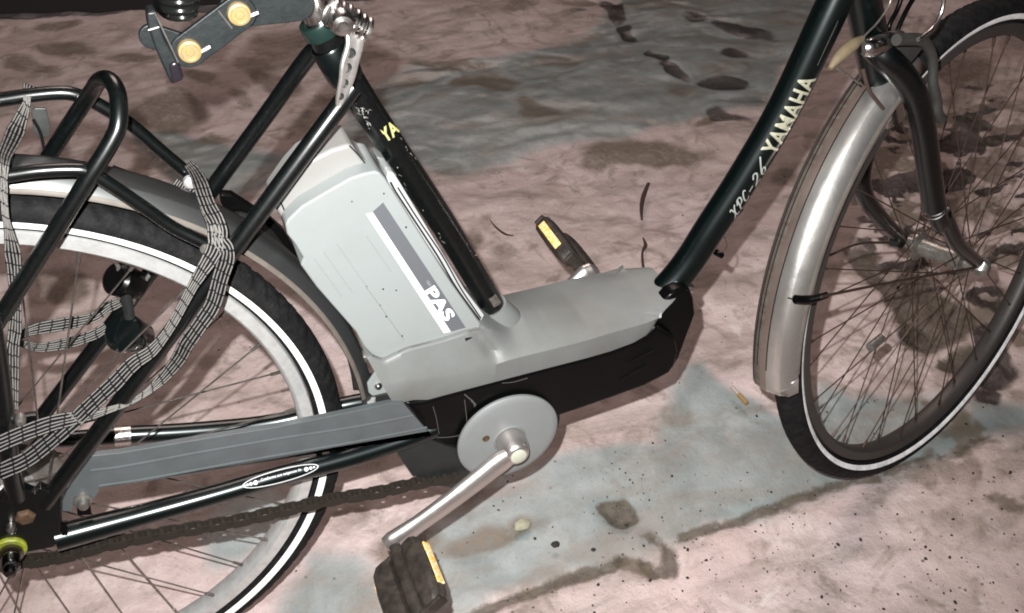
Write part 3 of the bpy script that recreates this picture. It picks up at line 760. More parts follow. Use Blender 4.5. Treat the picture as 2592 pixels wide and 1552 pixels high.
# ---- seat post, clamp with its perforated lever
sp_dir = (seat_path[0] - seat_path[2]).normalized()
bm = bmesh.new(); add_tube(bm, [P(838,120,0), P(812,62,0), P(785,-5,0), P(760,-70,0)], 0.0125, seg=32, smooth=4)
post = finish('seat_post', bm, chrome, bike)
lathe('seat_collar', [(0.0165,-0.004),(0.0172,-0.002),(0.0172,0.008),(0.0165,0.010),(0.0128,0.010)], P(815,75,0), -(seat_path[3]-seat_path[1]), mat('green_black_collar', (0.012,0.028,0.025), 0.3, 0.4, 0.6), post, seg=32)
bm = bmesh.new()
lp, lv = catmull(PP(z5((1700,255),(1705,330),(1665,480),(1655,600),(1635,720),(1632,790)), [-.040,-.043,-.046,-.046,-.044,-.042]), 8)
rp_, _ = catmull(PP(z5((1850,260),(1845,340),(1810,470),(1775,600),(1715,730),(1665,808)), [-.036,-.038,-.040,-.041,-.041,-.041]), 8)
rows = []
for a, b_ in zip(lp, rp_):
    w = (b_ - a)
    nrm = Vector((0, -1, 0)); t_ = 0.0028
    cen = (a + b_) / 2
    row = []
    for s, h in ((0,0.0),(0.08,0.9),(0.22,1.0),(0.36,0.45),(0.5,0.3),(0.64,0.4),(0.84,0.8),(0.95,0.6),(1.0,0)):
        row.append(a + w * s + nrm * t_ * h)
    for s in (0.95, 0.5, 0.05):
        row.append(a + w * s - nrm * 0.0035)
    rows.append([bm.verts.new(p) for p in row])
for A, B in zip(rows[:-1], rows[1:]):
    for j in range(len(A)):
        bm.faces.new((A[j], A[(j+1) % len(A)], B[(j+1) % len(A)], B[j]))
bm.faces.new(rows[0]); bm.faces.new(rows[-1][::-1])
lever = finish('clamp_lever', bm, mat('polished_lever', (0.62, 0.60, 0.58), 0.34, 0.85, var=0.4, vscale=90, vcol=(0.2,0.18,0.16), bump=0.1), post, ang=80)
lever['label'] = 'chrome perforated clamp lever'
for q, s in (((1745,400),.0036),((1715,510),.0036),((1690,625),.0036),((1668,725),.0026)):
    p = P(*z5(q)[0], -.0445)
    lathe('lever_hole', [(0.0002,-.0003),(s*0.8,-.0003),(s,-.0012),(s*1.25,.0002),(s*1.2,.002)], p, (0,1,0), dark_plastic, lever, seg=20)
bm = bmesh.new()
cb = PP(z5((1600,95),(1650,110),(1700,130),(1760,165),(1805,200),(1850,225)), -.030)
for i, p in enumerate(cb):
    d = (cb[-1] - cb[0]).normalized()
    add_lathe(bm, [(0.004,-.0025),(0.0115,-.0022),(0.0125,-.001),(0.0125,.001),(0.0115,.0022),(0.004,.0025)], p, d, seg=28)
    bm.verts.ensure_lookup_table()
add_tube(bm, [cb[0], cb[-1]], 0.006, seg=16, smooth=1)
finish('clamp_coil', bm, chrome, post)
p = P(*z5((1685,185))[0], -.046)
lathe('pivot_bolt', [(0.0001,-.006),(0.004,-.006),(0.0048,-.004),(0.0085,-.003),(0.0105,0),(0.011,.008)], p, (0.1,1,0.1), chrome, post, seg=28)

# ---- saddle spring, at the upper edge
saddle = lathe('saddle_clamp', [(0.0001,-.012),(0.010,-.012),(0.0165,-.008),(0.018,0),(0.0165,.012),(0.010,.016),(0.0001,.016)], P(445,-5,-.02), (0.15,1,0.3), black_plastic, bike, seg=32)
cen = P(447,10,-.035)
bm = bmesh.new()
for k, (q, rr) in enumerate((((450,-30), .0155), ((452,-8), .0165), ((455,14), .0160), ((460,34), .0130))):
    add_lathe(bm, [(rr-.004 + .0032*math.cos(a), .0032*math.sin(a)) for a in [2*math.pi*j/10 for j in range(10)]], P(*q, -.035), (P(460,34,-.035) - P(450,-30,-.035)), seg=36, close=True)
spring = finish('saddle_spring', bm, mat('black_chrome', (0.06,0.065,0.06), 0.18, 0.9), saddle)

# ---- battery
near_face = zb((215,800),(235,760),(340,660),(500,565),(700,450),(800,415),(885,398),(925,405),(965,450),(1010,520)) + z2((560,150),(735,395),(730,415),(500,485),(300,535),(165,603),(110,590),(50,530),(0,440)) + zb((450,1270),(330,1105),(350,1052),(290,950),(228,870))
bm = bmesh.new(); poly = PP(near_face, -.041); add_prism(bm, poly, Vector((0, 0.060, 0)))
battery = finish('battery', bm, battery_m, bike, bevel=.0045, segs=4)
battery['label'] = 'pale grey battery case'
cap = zb((120,650),(160,590),(260,450),(360,340),(430,300),(560,235),(700,192),(730,215),(800,320),(870,345),(925,410),(800,440),(640,500),(470,600),(320,700),(212,790))
capn = PP(cap, -.022)
bm = bmesh.new(); add_prism(bm, capn, Vector((0, 0.045, 0)))
cap_o = finish('battery_cap', bm, mat('warm_grey_cap_plastic', (0.205, 0.203, 0.195), 0.45, var=0.3, vscale=12, vcol=(0.15,0.143,0.13), bump=0.03), battery, bevel=.004, segs=3)
# seam lines of the cap and the guide rail between case and seat tube
ptube('seam', zb((697,205),(760,270),(820,345)), -.0226, .0008, dark_plastic, cap_o, seg=6)
ptube('seam', zb((165,600),(190,650),(218,720)), -.0226, .0008, dark_plastic, cap_o, seg=6)
rail = prism('battery_rail', zb((985,400),(1030,410),(1075,480)) + z2((640,190),(758,345),(735,385),(590,190)) + zb((1010,530),(975,450)), -.030, .000, mat('light_grey_rail', (0.36,0.37,0.37), 0.4, var=0.2, vscale=20, vcol=(0.25,0.25,0.24)), battery, bevel=.0015)
ptube('rail_groove', zb((1005,480),(1040,545),(1350,1020)) + z2((590,180),(725,365)), -.0412, .0011, dark_plastic, battery, seg=6)
ptube('rail_groove', zb((1060,520),(1200,740),(1400,1040)) + z2((620,190),(735,360)), -.0307, .0009, dark_plastic, battery, seg=6)
bm = bmesh.new(); add_prism(bm, PP(zb((900,290),(960,300),(1010,390),(1060,430),(1040,460),(985,430),(930,360)), -.020), Vector((0,.02,0)))
finish('cap_latch', bm, shell_m, battery, bevel=.002)
# moulded ribs on the case
for a, b_ in (((430,1050),(640,1340)),((500,1000),(720,1310)),((600,940),(830,1270)),((820,880),(1010,1150))):
    ptube('rib', zb(a, b_), -.0410, .0006, battery_m, battery, seg=6, smooth=1)
ptube('seam', z2((62,180),(130,270),(200,370),(285,490)), -.0409, .0003, shell_m, battery, seg=6)
# label strip with its letters
def flat_poly(name, pts, Y, m, parent, th=.0004):
    bm = bmesh.new(); add_prism(bm, PP(pts, Y), Vector((0, th, 0))); return finish(name, bm, m, parent, smooth=False)
flat_poly('white_strip', zb((822,720),(860,712)) + z2((553,442),(518,449)) , -.0414, white_film, battery)
flat_poly('label', zb((862,712),(950,632)) + z2((647,416),(553,442)), -.0416, label_m, battery)
flat_poly('label_edge', zb((862,712),(872,706)) + z2((560,440),(553,442)), -.0418, white_film, battery)
def flat_text(name, s, O, E, Hh, Y, m, parent, shear=0.0, offset=0.0):
    """letters on a plane parallel to the battery side; O origin, E end of baseline, Hh top of first letter (picture px)"""
    bm, x0, x1, y0, y1 = text_faces(s, 1.0, shear, offset, 1.0, cuts=1)
    o = P(*O, Y); ex = P(*E, Y) - o; ey = P(*Hh, Y) - o
    ey = ey - ex.normalized() * ey.dot(ex.normalized())
    for v in bm.verts:
        v.co = o + ex * ((v.co.x - x0) / (x1 - x0)) + ey * ((v.co.y - y0) / (y1 - y0))
    return finish(name, bm, m, parent, smooth=False)
flat_text('lettering', 'PAS', z2((398,208))[0], z2((527,385))[0], z2((476,186))[0], -.0421, mat('white_letters', (0.85,0.85,0.86), 0.4), battery, offset=0.035)
flat_text('lettering', 'YAMAHA', z2((411,146))[0], z2((431,175))[0], z2((431,140))[0], -.0419, silver_letter, battery)
# mud flecks
bm = bmesh.new()
for q in zb((955,565),(715,625),(1122,818),(825,1262),(950,1283),(1048,1292),(1240,1322)) + z2((180,352),(145,285),(275,465)):
    s = rng.uniform(.0007, .0014)
    bmesh.ops.create_icosphere(bm, subdivisions=1, radius=s, matrix=Matrix.Translation(P(*q, -.0413)) @ Matrix.Diagonal((1, .5, 1.2, 1)))
fl_o = finish('mud_flecks', bm, grit_m, battery); fl_o['kind'] = 'stuff'

# ---- grey motor cover (lofted shell)
def interp(tbl, x):
    if x <= tbl[0][0]: return tbl[0][1]
    for (a, u), (b, v) in zip(tbl[:-1], tbl[1:]):
        if x <= b: 
            t = (x - a) / (b - a); t = t*t*(3-2*t) if False else t
            return u + (v - u) * t
    return tbl[-1][1]
def tblof(pts, Y): return sorted([(P(*p, Y).x, P(*p, Y).z) for p in pts])
bot = tblof(z2((285,858),(400,850),(650,783),(1100,665),(1500,562),(1640,515),(1720,470),(1770,410),(1790,350)), -.054)
cre = tblof(z2((235,755),(600,705),(900,605),(1300,505),(1500,450),(1700,400),(1780,372)), -.056)
top = tblof(z2((900,252),(1000,243),(1200,212),(1400,177),(1560,145),(1660,128)), .030)
lip = P(*z2((1898,208))[0], -.034)
bat_line = tblof(z2((90,585),(165,610),(300,545),(500,495),(735,415)), -.046)
x0, x1 = P(*z2((70,590))[0], -.050).x, P(*z2((1800,345))[0], -.054).x
xsb = P(*z2((735,415))[0], -.046).x
xd = P(*z2((850,500))[0], -.055).x
bm = bmesh.new(); rings = []
NS = 110
for i in range(NS + 1):
    x = x0 + (x1 - x0) * i / NS
    zbm, zcr = interp(bot, x), interp(cre, x)
    t = min(max((x - xsb + .004) / .050, 0), 1); t = t*t*(3-2*t)
    zl = interp(bat_line, min(x, xsb)) + .000
    ztp = zl * (1 - t) + interp(top, max(x, top[0][0])) * t
    ztp += .010 * math.exp(-((x - 0.535) / .014) ** 2)
    wcr = .0565 - .004 * max(0, (x - .62) / .1)
    wbt = .053 - .004 * max(0, (x - .62) / .1)
    ex_ = 0.28 * (1 - t) + 0.72 * t          # boxy behind, rounder in front
    sh = .046 * (1 - t) + 0.055 * t          # shoulder half width
    f = [(-wbt, zbm), (-wbt - .001, zbm + .003), (-wcr, zcr)]
    K = 14
    for k in range(1, K + 1):
        q = k / K
        if q <= .5: yb, zb_ = wcr + (.0475 - wcr) * q / .5, zcr + (zl - .0014 - zcr) * q / .5
        elif q <= .7: yb, zb_ = .0475 - .003 * (q - .5) / .2, zl - .0014 + .0014 * math.sin((q - .5) / .2 * math.pi / 2)
        else: yb, zb_ = .0445 * (1 - (q - .7) / .3), zl
        yy = wcr * (1 - k / K)
        zr_ = zcr + max(.006, (interp(top, max(x, top[0][0])) - zcr) / .70) * (1 - (yy / wcr) ** 1.8)
        fr_ = min(1.0, max(0.0, (x - .655) / .05)); zr_ -= .003 * fr_ * math.exp(-(yy / .024) ** 2)
        f.append((-(yb * (1 - t) + yy * t), zb_ * (1 - t) + zr_ * t))
    f = f + [(-y, z) for y, z in f[-2::-1]]
    endf = max(0.0, (i / NS - .80) / .20) ** 1.5
    row = []
    for y, z in f:
        g = min(1.0, max(0.0, 1 - abs(y) / wcr) / .45) if z > zcr else 0.0
        g = g * g * (3 - 2 * g)
        x_ = x + max(0.0, 1 - i / NS * 4) ** 1.5 * (zl - z) * .34
        if z > zcr + .003 and y < 0: y *= 1 - .17 * math.exp(-((x - xd + (z - zcr) * .55) / .0065) ** 2) * min(1, (z - zcr - .003) / .008)
        row.append(bm.verts.new((x_ + endf * g * (lip.x - x1), y, z + endf * g * .004)))
    rings.append(row)
m_ = len(rings[0])
for A, B in zip(rings[:-1], rings[1:]):
    for j in range(m_ - 1):
        bm.faces.new((A[j], A[j+1], B[j+1], B[j]))
bm.faces.new(rings[0][::-1])
# hollow front end behind a thin lip
last = rings[-1]; cz = sum(v.co.z for v in last) / len(last)
for dx, k in ((-.0008, .97), (-.030, .60)):
    nxt = [bm.verts.new((min(v.co.x, x1 + .05) + dx, v.co.y * k, cz - .005 + (v.co.z - cz + .005) * k - (0 if dx > -.01 else .006))) for v in last]
    for j in range(m_):
        bm.faces.new((last[j], last[(j+1) % m_], nxt[(j+1) % m_], nxt[j]))
    last = nxt
shell = finish('motor_cover', bm, shell_m, bike, ang=40)
shell['label'] = 'grey plastic cover over the motor'
# socket round the seat tube, and the recess behind it
bm = bmesh.new()
add_tube(bm, [P(1285,840,0), P(1262,800,0), P(1246,774,0)], [.028, .021, .0165], seg=32, smooth=6)
finish('tube_socket', bm, shell_m, shell)
tri = z2((640,485),(685,472),(650,495))
flat_poly('arrow_mark', z2((642,478),(684,472),(645,494)), -.0572, dark_plastic, shell)
for q, w in ((((1238,222),(1250,232),(1262,238)), .0006), (((1180,395),(1200,402)), .0009)):
    pass
ptube('seam', z2((100,578),(165,604),(300,541),(500,491),(735,413)), -.0438, .0011, mat('seam_grime', (0.10,0.098,0.085), 0.8, var=.8, vscale=90, vcol=(.03,.028,.022)), shell, seg=6)
# small plate with a rivet behind the cover
plate = prism('rear_bracket', zc((680,700),(800,520),(830,500),(960,680),(1110,860),(1000,830),(760,885),(700,830)), -.030, -.026, battery_m, bike, bevel=.001)
lathe('rivet', [(0.0001,-.0035),(0.0025,-.003),(0.0042,-.001),(0.0045,.0015)], P(*zc((850,730))[0], -.031), (0,1,0), chrome, plate, seg=20)
lathe('mount_bolt', [(0.0001,-.004),(0.005,-.003),(0.0065,0),(0.0065,.006)], P(*zc((640,290))[0], -.01), (0.2,1,0.2), steel, plate, seg=20)
bm = bmesh.new(); add_tube(bm, PP(zc((720,920),(735,1040)), -.02), .006, seg=16, smooth=1)
finish('bridge_tube', bm, alu, plate)
prism('bridge_block', zc((760,890),(1000,840),(1120,870),(1220,1040),(800,1060)), -.02, .02, dark_plastic, plate, bevel=.001)

# ---- black motor body
lower = z2((283,860),(400,846),(650,776),(1100,656),(1500,555),(1700,470),(1770,400),(1880,470),(1900,560),(1880,640),(1845,690),(1700,765),(1500,838),(1190,945),(1120,1060),(900,1130),(620,1135),(520,1120),(470,1090),(430,1035))
motor = prism('motor_body', lower, -.046, .040, black_plastic, bike, bevel=.006, segs=3)
prism('motor_nose', z2((1700,440),(1780,300),(1850,220),(1905,195),(1970,190),(1990,250),(2002,340),(1960,450),(1905,600),(1845,690),(1700,700)), -.033, -.012, black_plastic, motor, bevel=.006, segs=3)
motor['label'] = 'black plastic motor body'
lathe('gear_case', [(0.0001,-.046),(0.060,-.046),(0.066,-.042),(0.068,-.034),(0.068,.025),(0.062,.035),(0.0001,.035)], (BBX+.004, 0, BBZ-.004), (0,1,0), black_plastic, motor, seg=64)
prism('sprocket_guard', z2((240,1150),(440,1075),(660,1150),(690,1285),(560,1290),(440,1300),(335,1290)), -.044, -.020, dark_plastic, motor, bevel=.002)
prism('lower_guard', z2((440,1300),(660,1262),(900,1215),(860,1290),(700,1350),(560,1360),(460,1345)), -.040, -.010, dark_plastic, motor, bevel=.003)
for a, b_ in (((1600,620),(1740,545)),((1550,720),(1705,635))):
    ptube('cooling_rib', z2(a, b_), -.0460, [.0012,.0022], black_plastic, motor, seg=8, smooth=1)
scr = mat('pale_scratch', (0.075,0.07,0.065), 0.6)
for q, w in ((((455,880),(475,950),(490,1040)), .00035), (((640,840),(650,930),(657,1012)), .0004), (((640,808),(668,832),(690,850),(700,880)), .0007), (((680,845),(705,868)), .0010), (((480,1062),(560,1058),(650,1040)), .0003), (((860,742),(930,735),(1010,712)), .0003)):
    ptube('scratch', z2(*q), -.0463, w, scr, motor, seg=6, smooth=3)
lathe('case_bolt', [(0.0001,-.004),(0.005,-.003),(0.0062,0),(0.0062,.01)], P(*z2((1960,190))[0], -.012), (0.3,1,0), chrome, motor, seg=20)

# ---- round cover disc, crank, pedals
disc_c = Vector((BBX, -.0555, BBZ))
disc = lathe('crank_disc', [(0.0001,-.0012),(0.014,-.0012),(0.030,-.0014),(0.054,-.0010),(0.0600,.0002),(0.0622,.0022),(0.0622,.0050),(0.058,.0065),(0.0001,.0065)], disc_c, (0,1,0), disc_m, bike, seg=96)
lathe('disc_screw', [(0.0001,-.0008),(0.0030,-.0008),(0.0042,-.0014),(0.0046,.001)], P(*z2((765,1066))[0], -.0565), (0,1,0), rust, disc, seg=20)
lathe('hub_ring', [(0.0155,.001),(0.0195,-.002),(0.0205,-.0012),(0.0205,.002)], disc_c, (0,1,0), disc_m, disc, seg=48)
capc = P(1311, 1153, -.086)
crend = P(965, 1400, -.100)
cdir = (crend - capc); cdir.y = 0; cdir.normalize()
bm = bmesh.new()
add_lathe(bm, [(0.0175,-.001),(0.0185,-.004),(0.0172,-.018),(0.0150,-.026),(0.0130,-.0298),(0.0105,-.0305),(0.0001,-.0305)], Vector((BBX,-.0555,BBZ)), (0,1,0), seg=48)
A0 = Vector((BBX, -.079, BBZ)); E0 = A0 + cdir * CL; E0.y = -.093
pth = [A0 - cdir*.004, A0 + cdir*.020 + Vector((0,.001,0)), A0.lerp(E0, .3) + Vector((0,.001,0)), A0.lerp(E0, .55) + Vector((0,-.001,0)), A0.lerp(E0, .8) + Vector((0,-.001,0)), E0 + Vector((0,.0,0)), E0 + cdir*.008, E0 + cdir*.0115]
add_tube(bm, pth, [.0100,.0150,.0140,.0128,.0122,.0145,.0120,.004], seg=28, smooth=7, flat=.66, up=Vector((0,1,0)))
crank = finish('crank', bm, crank_m, bike, ang=60)
lathe('crank_cap', [(0.0001,-.0022),(0.008,-.002),(0.0096,-.0012),(0.0100,.001)], Vector((BBX,-.0860,BBZ)), (0,1,0), cap_m, crank, seg=36)
A1 = Vector((BBX, .074, BBZ)); E1 = P(1486, 698, .097)
bm = bmesh.new()
add_lathe(bm, [(0.0150,.001),(0.0160,.018),(0.0120,.030),(0.0001,.031)], Vector((BBX,.050,BBZ)), (0,1,0), seg=32)
add_tube(bm, [A1 + cdir*.004, A1 - cdir*.02, A1.lerp(E1,.5), A1.lerp(E1,.85), E1, E1 - cdir*.010, E1 - cdir*.0165], [.0085,.0135,.012,.014,.0178,.0150,.005], seg=24, smooth=7, flat=.62)
crank2 = finish('crank', bm, crank_m, bike, ang=60)

def pedal(E, sgn, tilt, front_refl):
    """pedal body beside the crank end; tilt is the angle of its plate about the axle"""
    y = Vector((0, sgn, 0)); ca, sa = math.cos(tilt), math.sin(tilt)
    u = Vector((ca, 0, sa)); n = Vector((-sa, 0, ca))
    E = E + y * .006
    bm = bmesh.new()
    add_tube(bm, [E - y*.004, E + y*.030, E + y*.105], [.0070,.0060,.0050], seg=16, smooth=1)
    add_lathe(bm, [(0.0001,.104),(0.008,.104),(0.009,.10),(0.009,.016),(0.0075,.013)], E, y, seg=24)
    body = finish('pedal', bm, ped_m, bike)
    for s in (-1, 1):
        # curved rubber tread block on either side of the axle
        pts = []
        prof = [(.010,-.008),(.018,-.0125),(.033,-.0125),(.0385,-.0075),(.0385,.0075),(.033,.0125),(.018,.0125),(.010,.008)]
        secs = []
        bmx = bmesh.new()
        L_ = [(0.014, .72, .8), (0.022, .92, .95), (0.045, 1.0, 1.0), (0.075, 1.0, 1.0), (0.094, .95, .95), (0.103, .75, .8)]
        for l, sx, sz in L_:
            secs.append([bmx.verts.new(E + y*l + u*(s*(.010 + (a-.010)*sx)) + n*(b*sz)) for a, b in prof])
        for A, B in zip(secs[:-1], secs[1:]):
            for j in range(8): bmx.faces.new((A[j], A[(j+1) % 8], B[(j+1) % 8], B[j]))
        bmx.faces.new(secs[0]); bmx.faces.new(secs[-1][::-1])
        finish('tread_block', bmx, ped_m, body, bevel=.0015)
        for gy in (0.03, 0.042, 0.054, 0.066, 0.078, 0.09):
            pass
        bmx = bmesh.new()
        add_box(bmx, E + y*.058 + u*(s*.0388), u*.0012, y*.028, n*.0052)
        finish('pedal_reflector', bmx, amber, body, bevel=.0006)
    bmx = bmesh.new()
    add_box(bmx, E + y*.103, u*.034, y*.003, n*.0075)
    finish('pedal_cage', bmx, ped_m, body, bevel=.0015)
    bmx = bmesh.new(); add_box(bmx, E + y*.015, u*.028, y*.003, n*.007)
    finish('pedal_cage', bmx, ped_m, body, bevel=.0015)
    return body
ped_n = pedal(E0, -1, math.radians(42), True)
ped_f = pedal(E1, 1, math.radians(-48), True)

# ---- chain and chain guard
def chain(pts, Y, m, parent):
    path, _ = catmull(PP(pts, Y), 12)
    L = [0]
    for a, b in zip(path[:-1], path[1:]): L.append(L[-1] + (b - a).length)
    def at(s):
        for i in range(len(L) - 1):
            if s <= L[i+1]:
                t = (s - L[i]) / (L[i+1] - L[i]); return path[i].lerp(path[i+1], t), (path[i+1] - path[i]).normalized()
        return path[-1], (path[-1] - path[-2]).normalized()
    bm = bmesh.new(); pitch = .0127; n = int(L[-1] / pitch)
    for k in range(n):
        p, t = at(k * pitch); q, _ = at((k + 1) * pitch)
        up = Vector((0, 1, 0)).cross(t)
        off = .0032 if k % 2 else .0048
        for s in (-1, 1):
            outl = []
            for j in range(18):
                a = 2 * math.pi * j / 18
                c_ = q if math.cos(a) > 0 else p
                rr = .0051
                outl.append(c_ + t * (rr * math.cos(a)) + up * (rr * math.sin(a)) + Vector((0, s * off, 0)))
            mid = (p + q) / 2
            outl2 = []
            for w in outl:
                d = abs((w - mid).dot(t)); 
                if d < .0045: w = w - up * ((w - mid).dot(up)) * .14
                outl2.append(w)
            add_prism(bm, outl2, Vector((0, s * .0011, 0)))
        add_lathe(bm, [(0.0001,-.0058),(0.0024,-.0058),(0.0024,.0058),(0.0001,.0058)], p, (0,1,0), seg=8)
        add_lathe(bm, [(0.0043,-.003),(0.0043,.003)], p, (0,1,0), seg=10)
    return finish('chain', bm, m, parent, ang=30)
chain(zk((40,950),(200,925),(640,865),(1000,765),(1600,640),(2479,490)) + zp((0,625),(300,580),(580,515),(900,450),(1050,420)), -.046, chain_m, bike)
gtop = z4((620,930),(700,905),(900,885),(1400,800),(2078,690)) + D((860,995),(962,980))
gfar = z2((180,950),(290,870),(440,1040))
outline = z4((600,960),(680,905),(900,882),(1400,797),(2078,688)) + [(890,1043),(985,1022)] + z2((285,865),(435,1038)) + [(1085,1092),(860,1131)] + z4((2078,928),(1400,1046),(900,1125),(745,1145),(740,1180),(700,1230),(660,1200),(560,1210),(540,1320),(470,1320),(460,1260),(500,1180),(560,1080))
guard = prism('chain_guard', outline, -.0600, -.053, guard_m, bike, bevel=.003, segs=3)
ptube('guard_crease', z4((680,1012),(900,985),(1500,875),(2078,775)) + [(900,1080),(1045,1052)], -.0602, .0014, guard_m, guard, seg=8)
ptube('guard_crease', z4((745,1128),(1100,1075),(1700,965),(2078,898)) + [(900,1118),(1080,1082)], -.0602, .0014, guard_m, guard, seg=8)
lathe('guard_bolt', [(0.0001,-.012),(0.0045,-.011),(0.006,-.008),(0.006,-.004),(0.0085,-.003),(0.0085,.003)], P(*zk((870,265))[0], -.060), (0,1,0), steel, guard, seg=24)
prism('guard_clip', zk((800,300),(940,300),(960,430),(810,440)), -.062, -.056, black_plastic, guard, bevel=.001)
prism('stay_cap', zk((640,500),(700,490),(720,740),(650,790)), -.0725, -.071, black_plastic, guard, bevel=.0005)

# ---- rear axle nuts, lime washer
axc = Vector((0, -.070, R))
lathe('washer', [(0.0075,-.001),(0.0135,-.0025),(0.0148,-.001),(0.0148,.003),(0.0075,.003)], P(*zk((110,790))[0], -.0735), (0,1,0), lime, rear_wheel, seg=36)
bm = bmesh.new()
add_lathe(bm, [(0.0001,-.030),(0.005,-.029),(0.0082,-.024),(0.0088,-.014),(0.0088,-.006),(0.0115,-.005),(0.0115,.0)], P(*zk((115,810))[0], -.0735), (0,1,0), seg=6*4)
finish('axle_nut', bm, mat('black_chrome_nut', (0.20,0.19,0.19), 0.15, 1.0), rear_wheel)
lathe('dropout_bolt', [(0.0001,-.004),(0.006,-.004),(0.009,-.002),(0.010,.002)], P(*zk((265,450))[0], -.072), (0,1,0), rust, rear_wheel, seg=6)
lathe('adjust_screw', [(0.0001,-.006),(0.003,-.006),(0.004,-.002),(0.004,.002)], P(*zk((115,545))[0], -.074), (0,1,0), chrome, rear_wheel, seg=12)
# gear hub shell beside the spokes
lathe('hub_gear', [(0.040,.0),(0.052,-.004),(0.054,0),(0.054,.010),(0.045,.016),(0.02,.018)], Vector((0.0,.020,R)), (0,-1,0), steel, rear_wheel, seg=60)

# ---- luggage rack and fender stays
rack = ptube('luggage_rack', z3((-120,150),(50,133),(300,98),(600,88),(700,120),(850,212),(1100,382),(1300,520),(1500,622),(1640,690)), [-.052]*8+[-.054,-.056], .0056, black_tube, bike, smooth=6)
ptube('rack_rail', z1((-120,765),(0,752),(250,715),(500,700),(650,742),(800,822),(1000,950),(1200,1125),(1400,1290),(1560,1400)), .055, .0062, black_tube, rack, smooth=6)
hoop_pts = [(-70,915),(67,700),(218,461)] + z1((870,1000),(895,850),(880,690),(820,600),(750,605),(690,690),(600,820),(450,1050),(330,1240),(240,1400))
ptube('rack_hoop', hoop_pts, [-.063,-.060,-.054,-.044,-.036,-.022,-.006,.010,.026,.038,.046,.050,.050], .0070, black_tube, rack, smooth=6)
ptube('rack_stay', z4((-90,-200),(-20,200),(40,650),(80,1000),(125,1220)), [-.070,-.069,-.068,-.068,-.068], .0085, black_tube, rack, smooth=6)
lathe('rack_bolt', [(0.0001,-.0045),(0.004,-.004),(0.0062,-.002),(0.0065,.003),(0.003,.003),(0.003,.02)], P(482,462,.042), (0,1,0), alu, rack, seg=28)
lathe('rack_bolt', [(0.0001,-.003),(0.003,-.003),(0.0045,0),(0.0045,.008)], P(*z4((155,650))[0], -.072), (0,1,0), steel, rack, seg=20)
lathe('rack_bolt', [(0.0001,-.003),(0.003,-.003),(0.0045,0),(0.0045,.008)], P(*z6((745,960))[0], -.062), (0,1,0), steel, rack, seg=20)
prism('rack_plate', z1((235,830),(260,815),(345,815),(380,960),(370,1030),(290,1040),(250,980)), .050, .0525, mat('dark_steel_plate', (0.07,0.075,0.072), 0.4, 0.6, var=.5, vscale=60, vcol=(.03,.025,.02)), rack, bevel=.0006)
# thin cables over the rear fender
ptube('brake_cable', z1((850,1250),(980,1300),(1100,1360),(1250,1440),(1300,1470)), .02, .0013, black_plastic, bike, seg=8)

# ---- brake calliper on the far stay
bm = bmesh.new()
c0 = P(*zd((300,370))[0], .040); c1 = P(*zd((620,470))[0], .060)
add_lathe(bm, [(0.0001,0),(0.013,0),(0.0165,.003),(0.0165,.020),(0.014,.032),(0.011,.036),(0.0001,.036)], c0, c1 - c0, seg=32)
brake = finish('rear_brake', bm, black_plastic, bike)
c0 = P(*zd((370,960))[0], .030); c1 = P(*zd((640,1040))[0], .050)
lathe('brake_cap', [(0.0001,0),(0.014,0),(0.0195,.002),(0.0205,.006),(0.018,.022),(0.016,.034),(0.010,.040),(0.0001,.040)], c0, c1 - c0, mat('glossy_black', (0.003,0.0045,0.0045), 0.15, 0, 0.8, 0.05), brake, seg=36)
ptube('brake_arm', zd((400,430),(430,560),(460,720),(470,800)), .036, [.0058,.0054,.0052,.0052], dark_plastic, brake, seg=16)
ptube('brake_arm', zd((330,200),(350,260),(330,360),(250,470)), .045, .0022, steel, brake, seg=10)
ptube('brake_arm', zd((690,330),(620,430),(540,560),(500,650)), .050, .0022, steel, brake, seg=10)

# ---- fork, crown, front brake
leg_pts = zu((1130,270),(1215,360),(1330,480),(1400,600),(1450,800),(1485,1040),(1520,1290))
fork = tube('fork', PPF(leg_pts, [-.020,-.034,-.044,-.050,-.054,-.055,-.055]), [.0150,.0150,.0145,.0142,.0142,.0140,.0140], black_tube, bike, seg=28, smooth=8)
tube('lower_leg', PPF(zu((1515,1260),(1565,1400)) + zv((1500,400),(1600,600),(1700,700),(1785,765)), [-.055,-.055,-.055,-.055,-.054,-.053]), [.0118,.0115,.0108,.0098,.0090,.0080], black_tube, fork, seg=24, smooth=6)
for off in (0, 26):
    a = PF(*zu((1520, 1285+off))[0], -.055); b_ = PF(*zu((1523, 1291+off))[0], -.055)
    lathe('fork_ring', [(0.0150 - off*.00004,-.0008),(0.0158 - off*.00004,0),(0.0150 - off*.00004,.0008)], a, b_ - a, chrome, fork, seg=32)
# far leg
tube('lower_leg', PPF(zv((960,-60),(930,60),(925,170),(960,290),(1040,400),(1120,490),(1200,560)), .052), [.0125,.0125,.0120,.0115,.0110,.0105,.0100], black_tube, fork, seg=24, smooth=6)
lathe('fork_dropout', [(0.0001,-.008),(0.006,-.008),(0.011,-.004),(0.013,.000),(0.013,.006)], PF(*zv((1790,775))[0], -.060), FY, steel, fork, seg=6)
lathe('fork_dropout', [(0.0001,-.006),(0.012,-.006),(0.014,.006)], PF(*zv((1190,575))[0], .050), FY, black_tube, fork, seg=20)
bm = bmesh.new()
add_tube(bm, PPF(zu((1080,300),(1120,295),(1170,285),(1230,260),(1300,235)), [-.030,-.034,-.034,-.030,-.02]), [.009,.0105,.0105,.010,.008], seg=24, smooth=6)
finish('crown_ring', bm, chrome, fork)
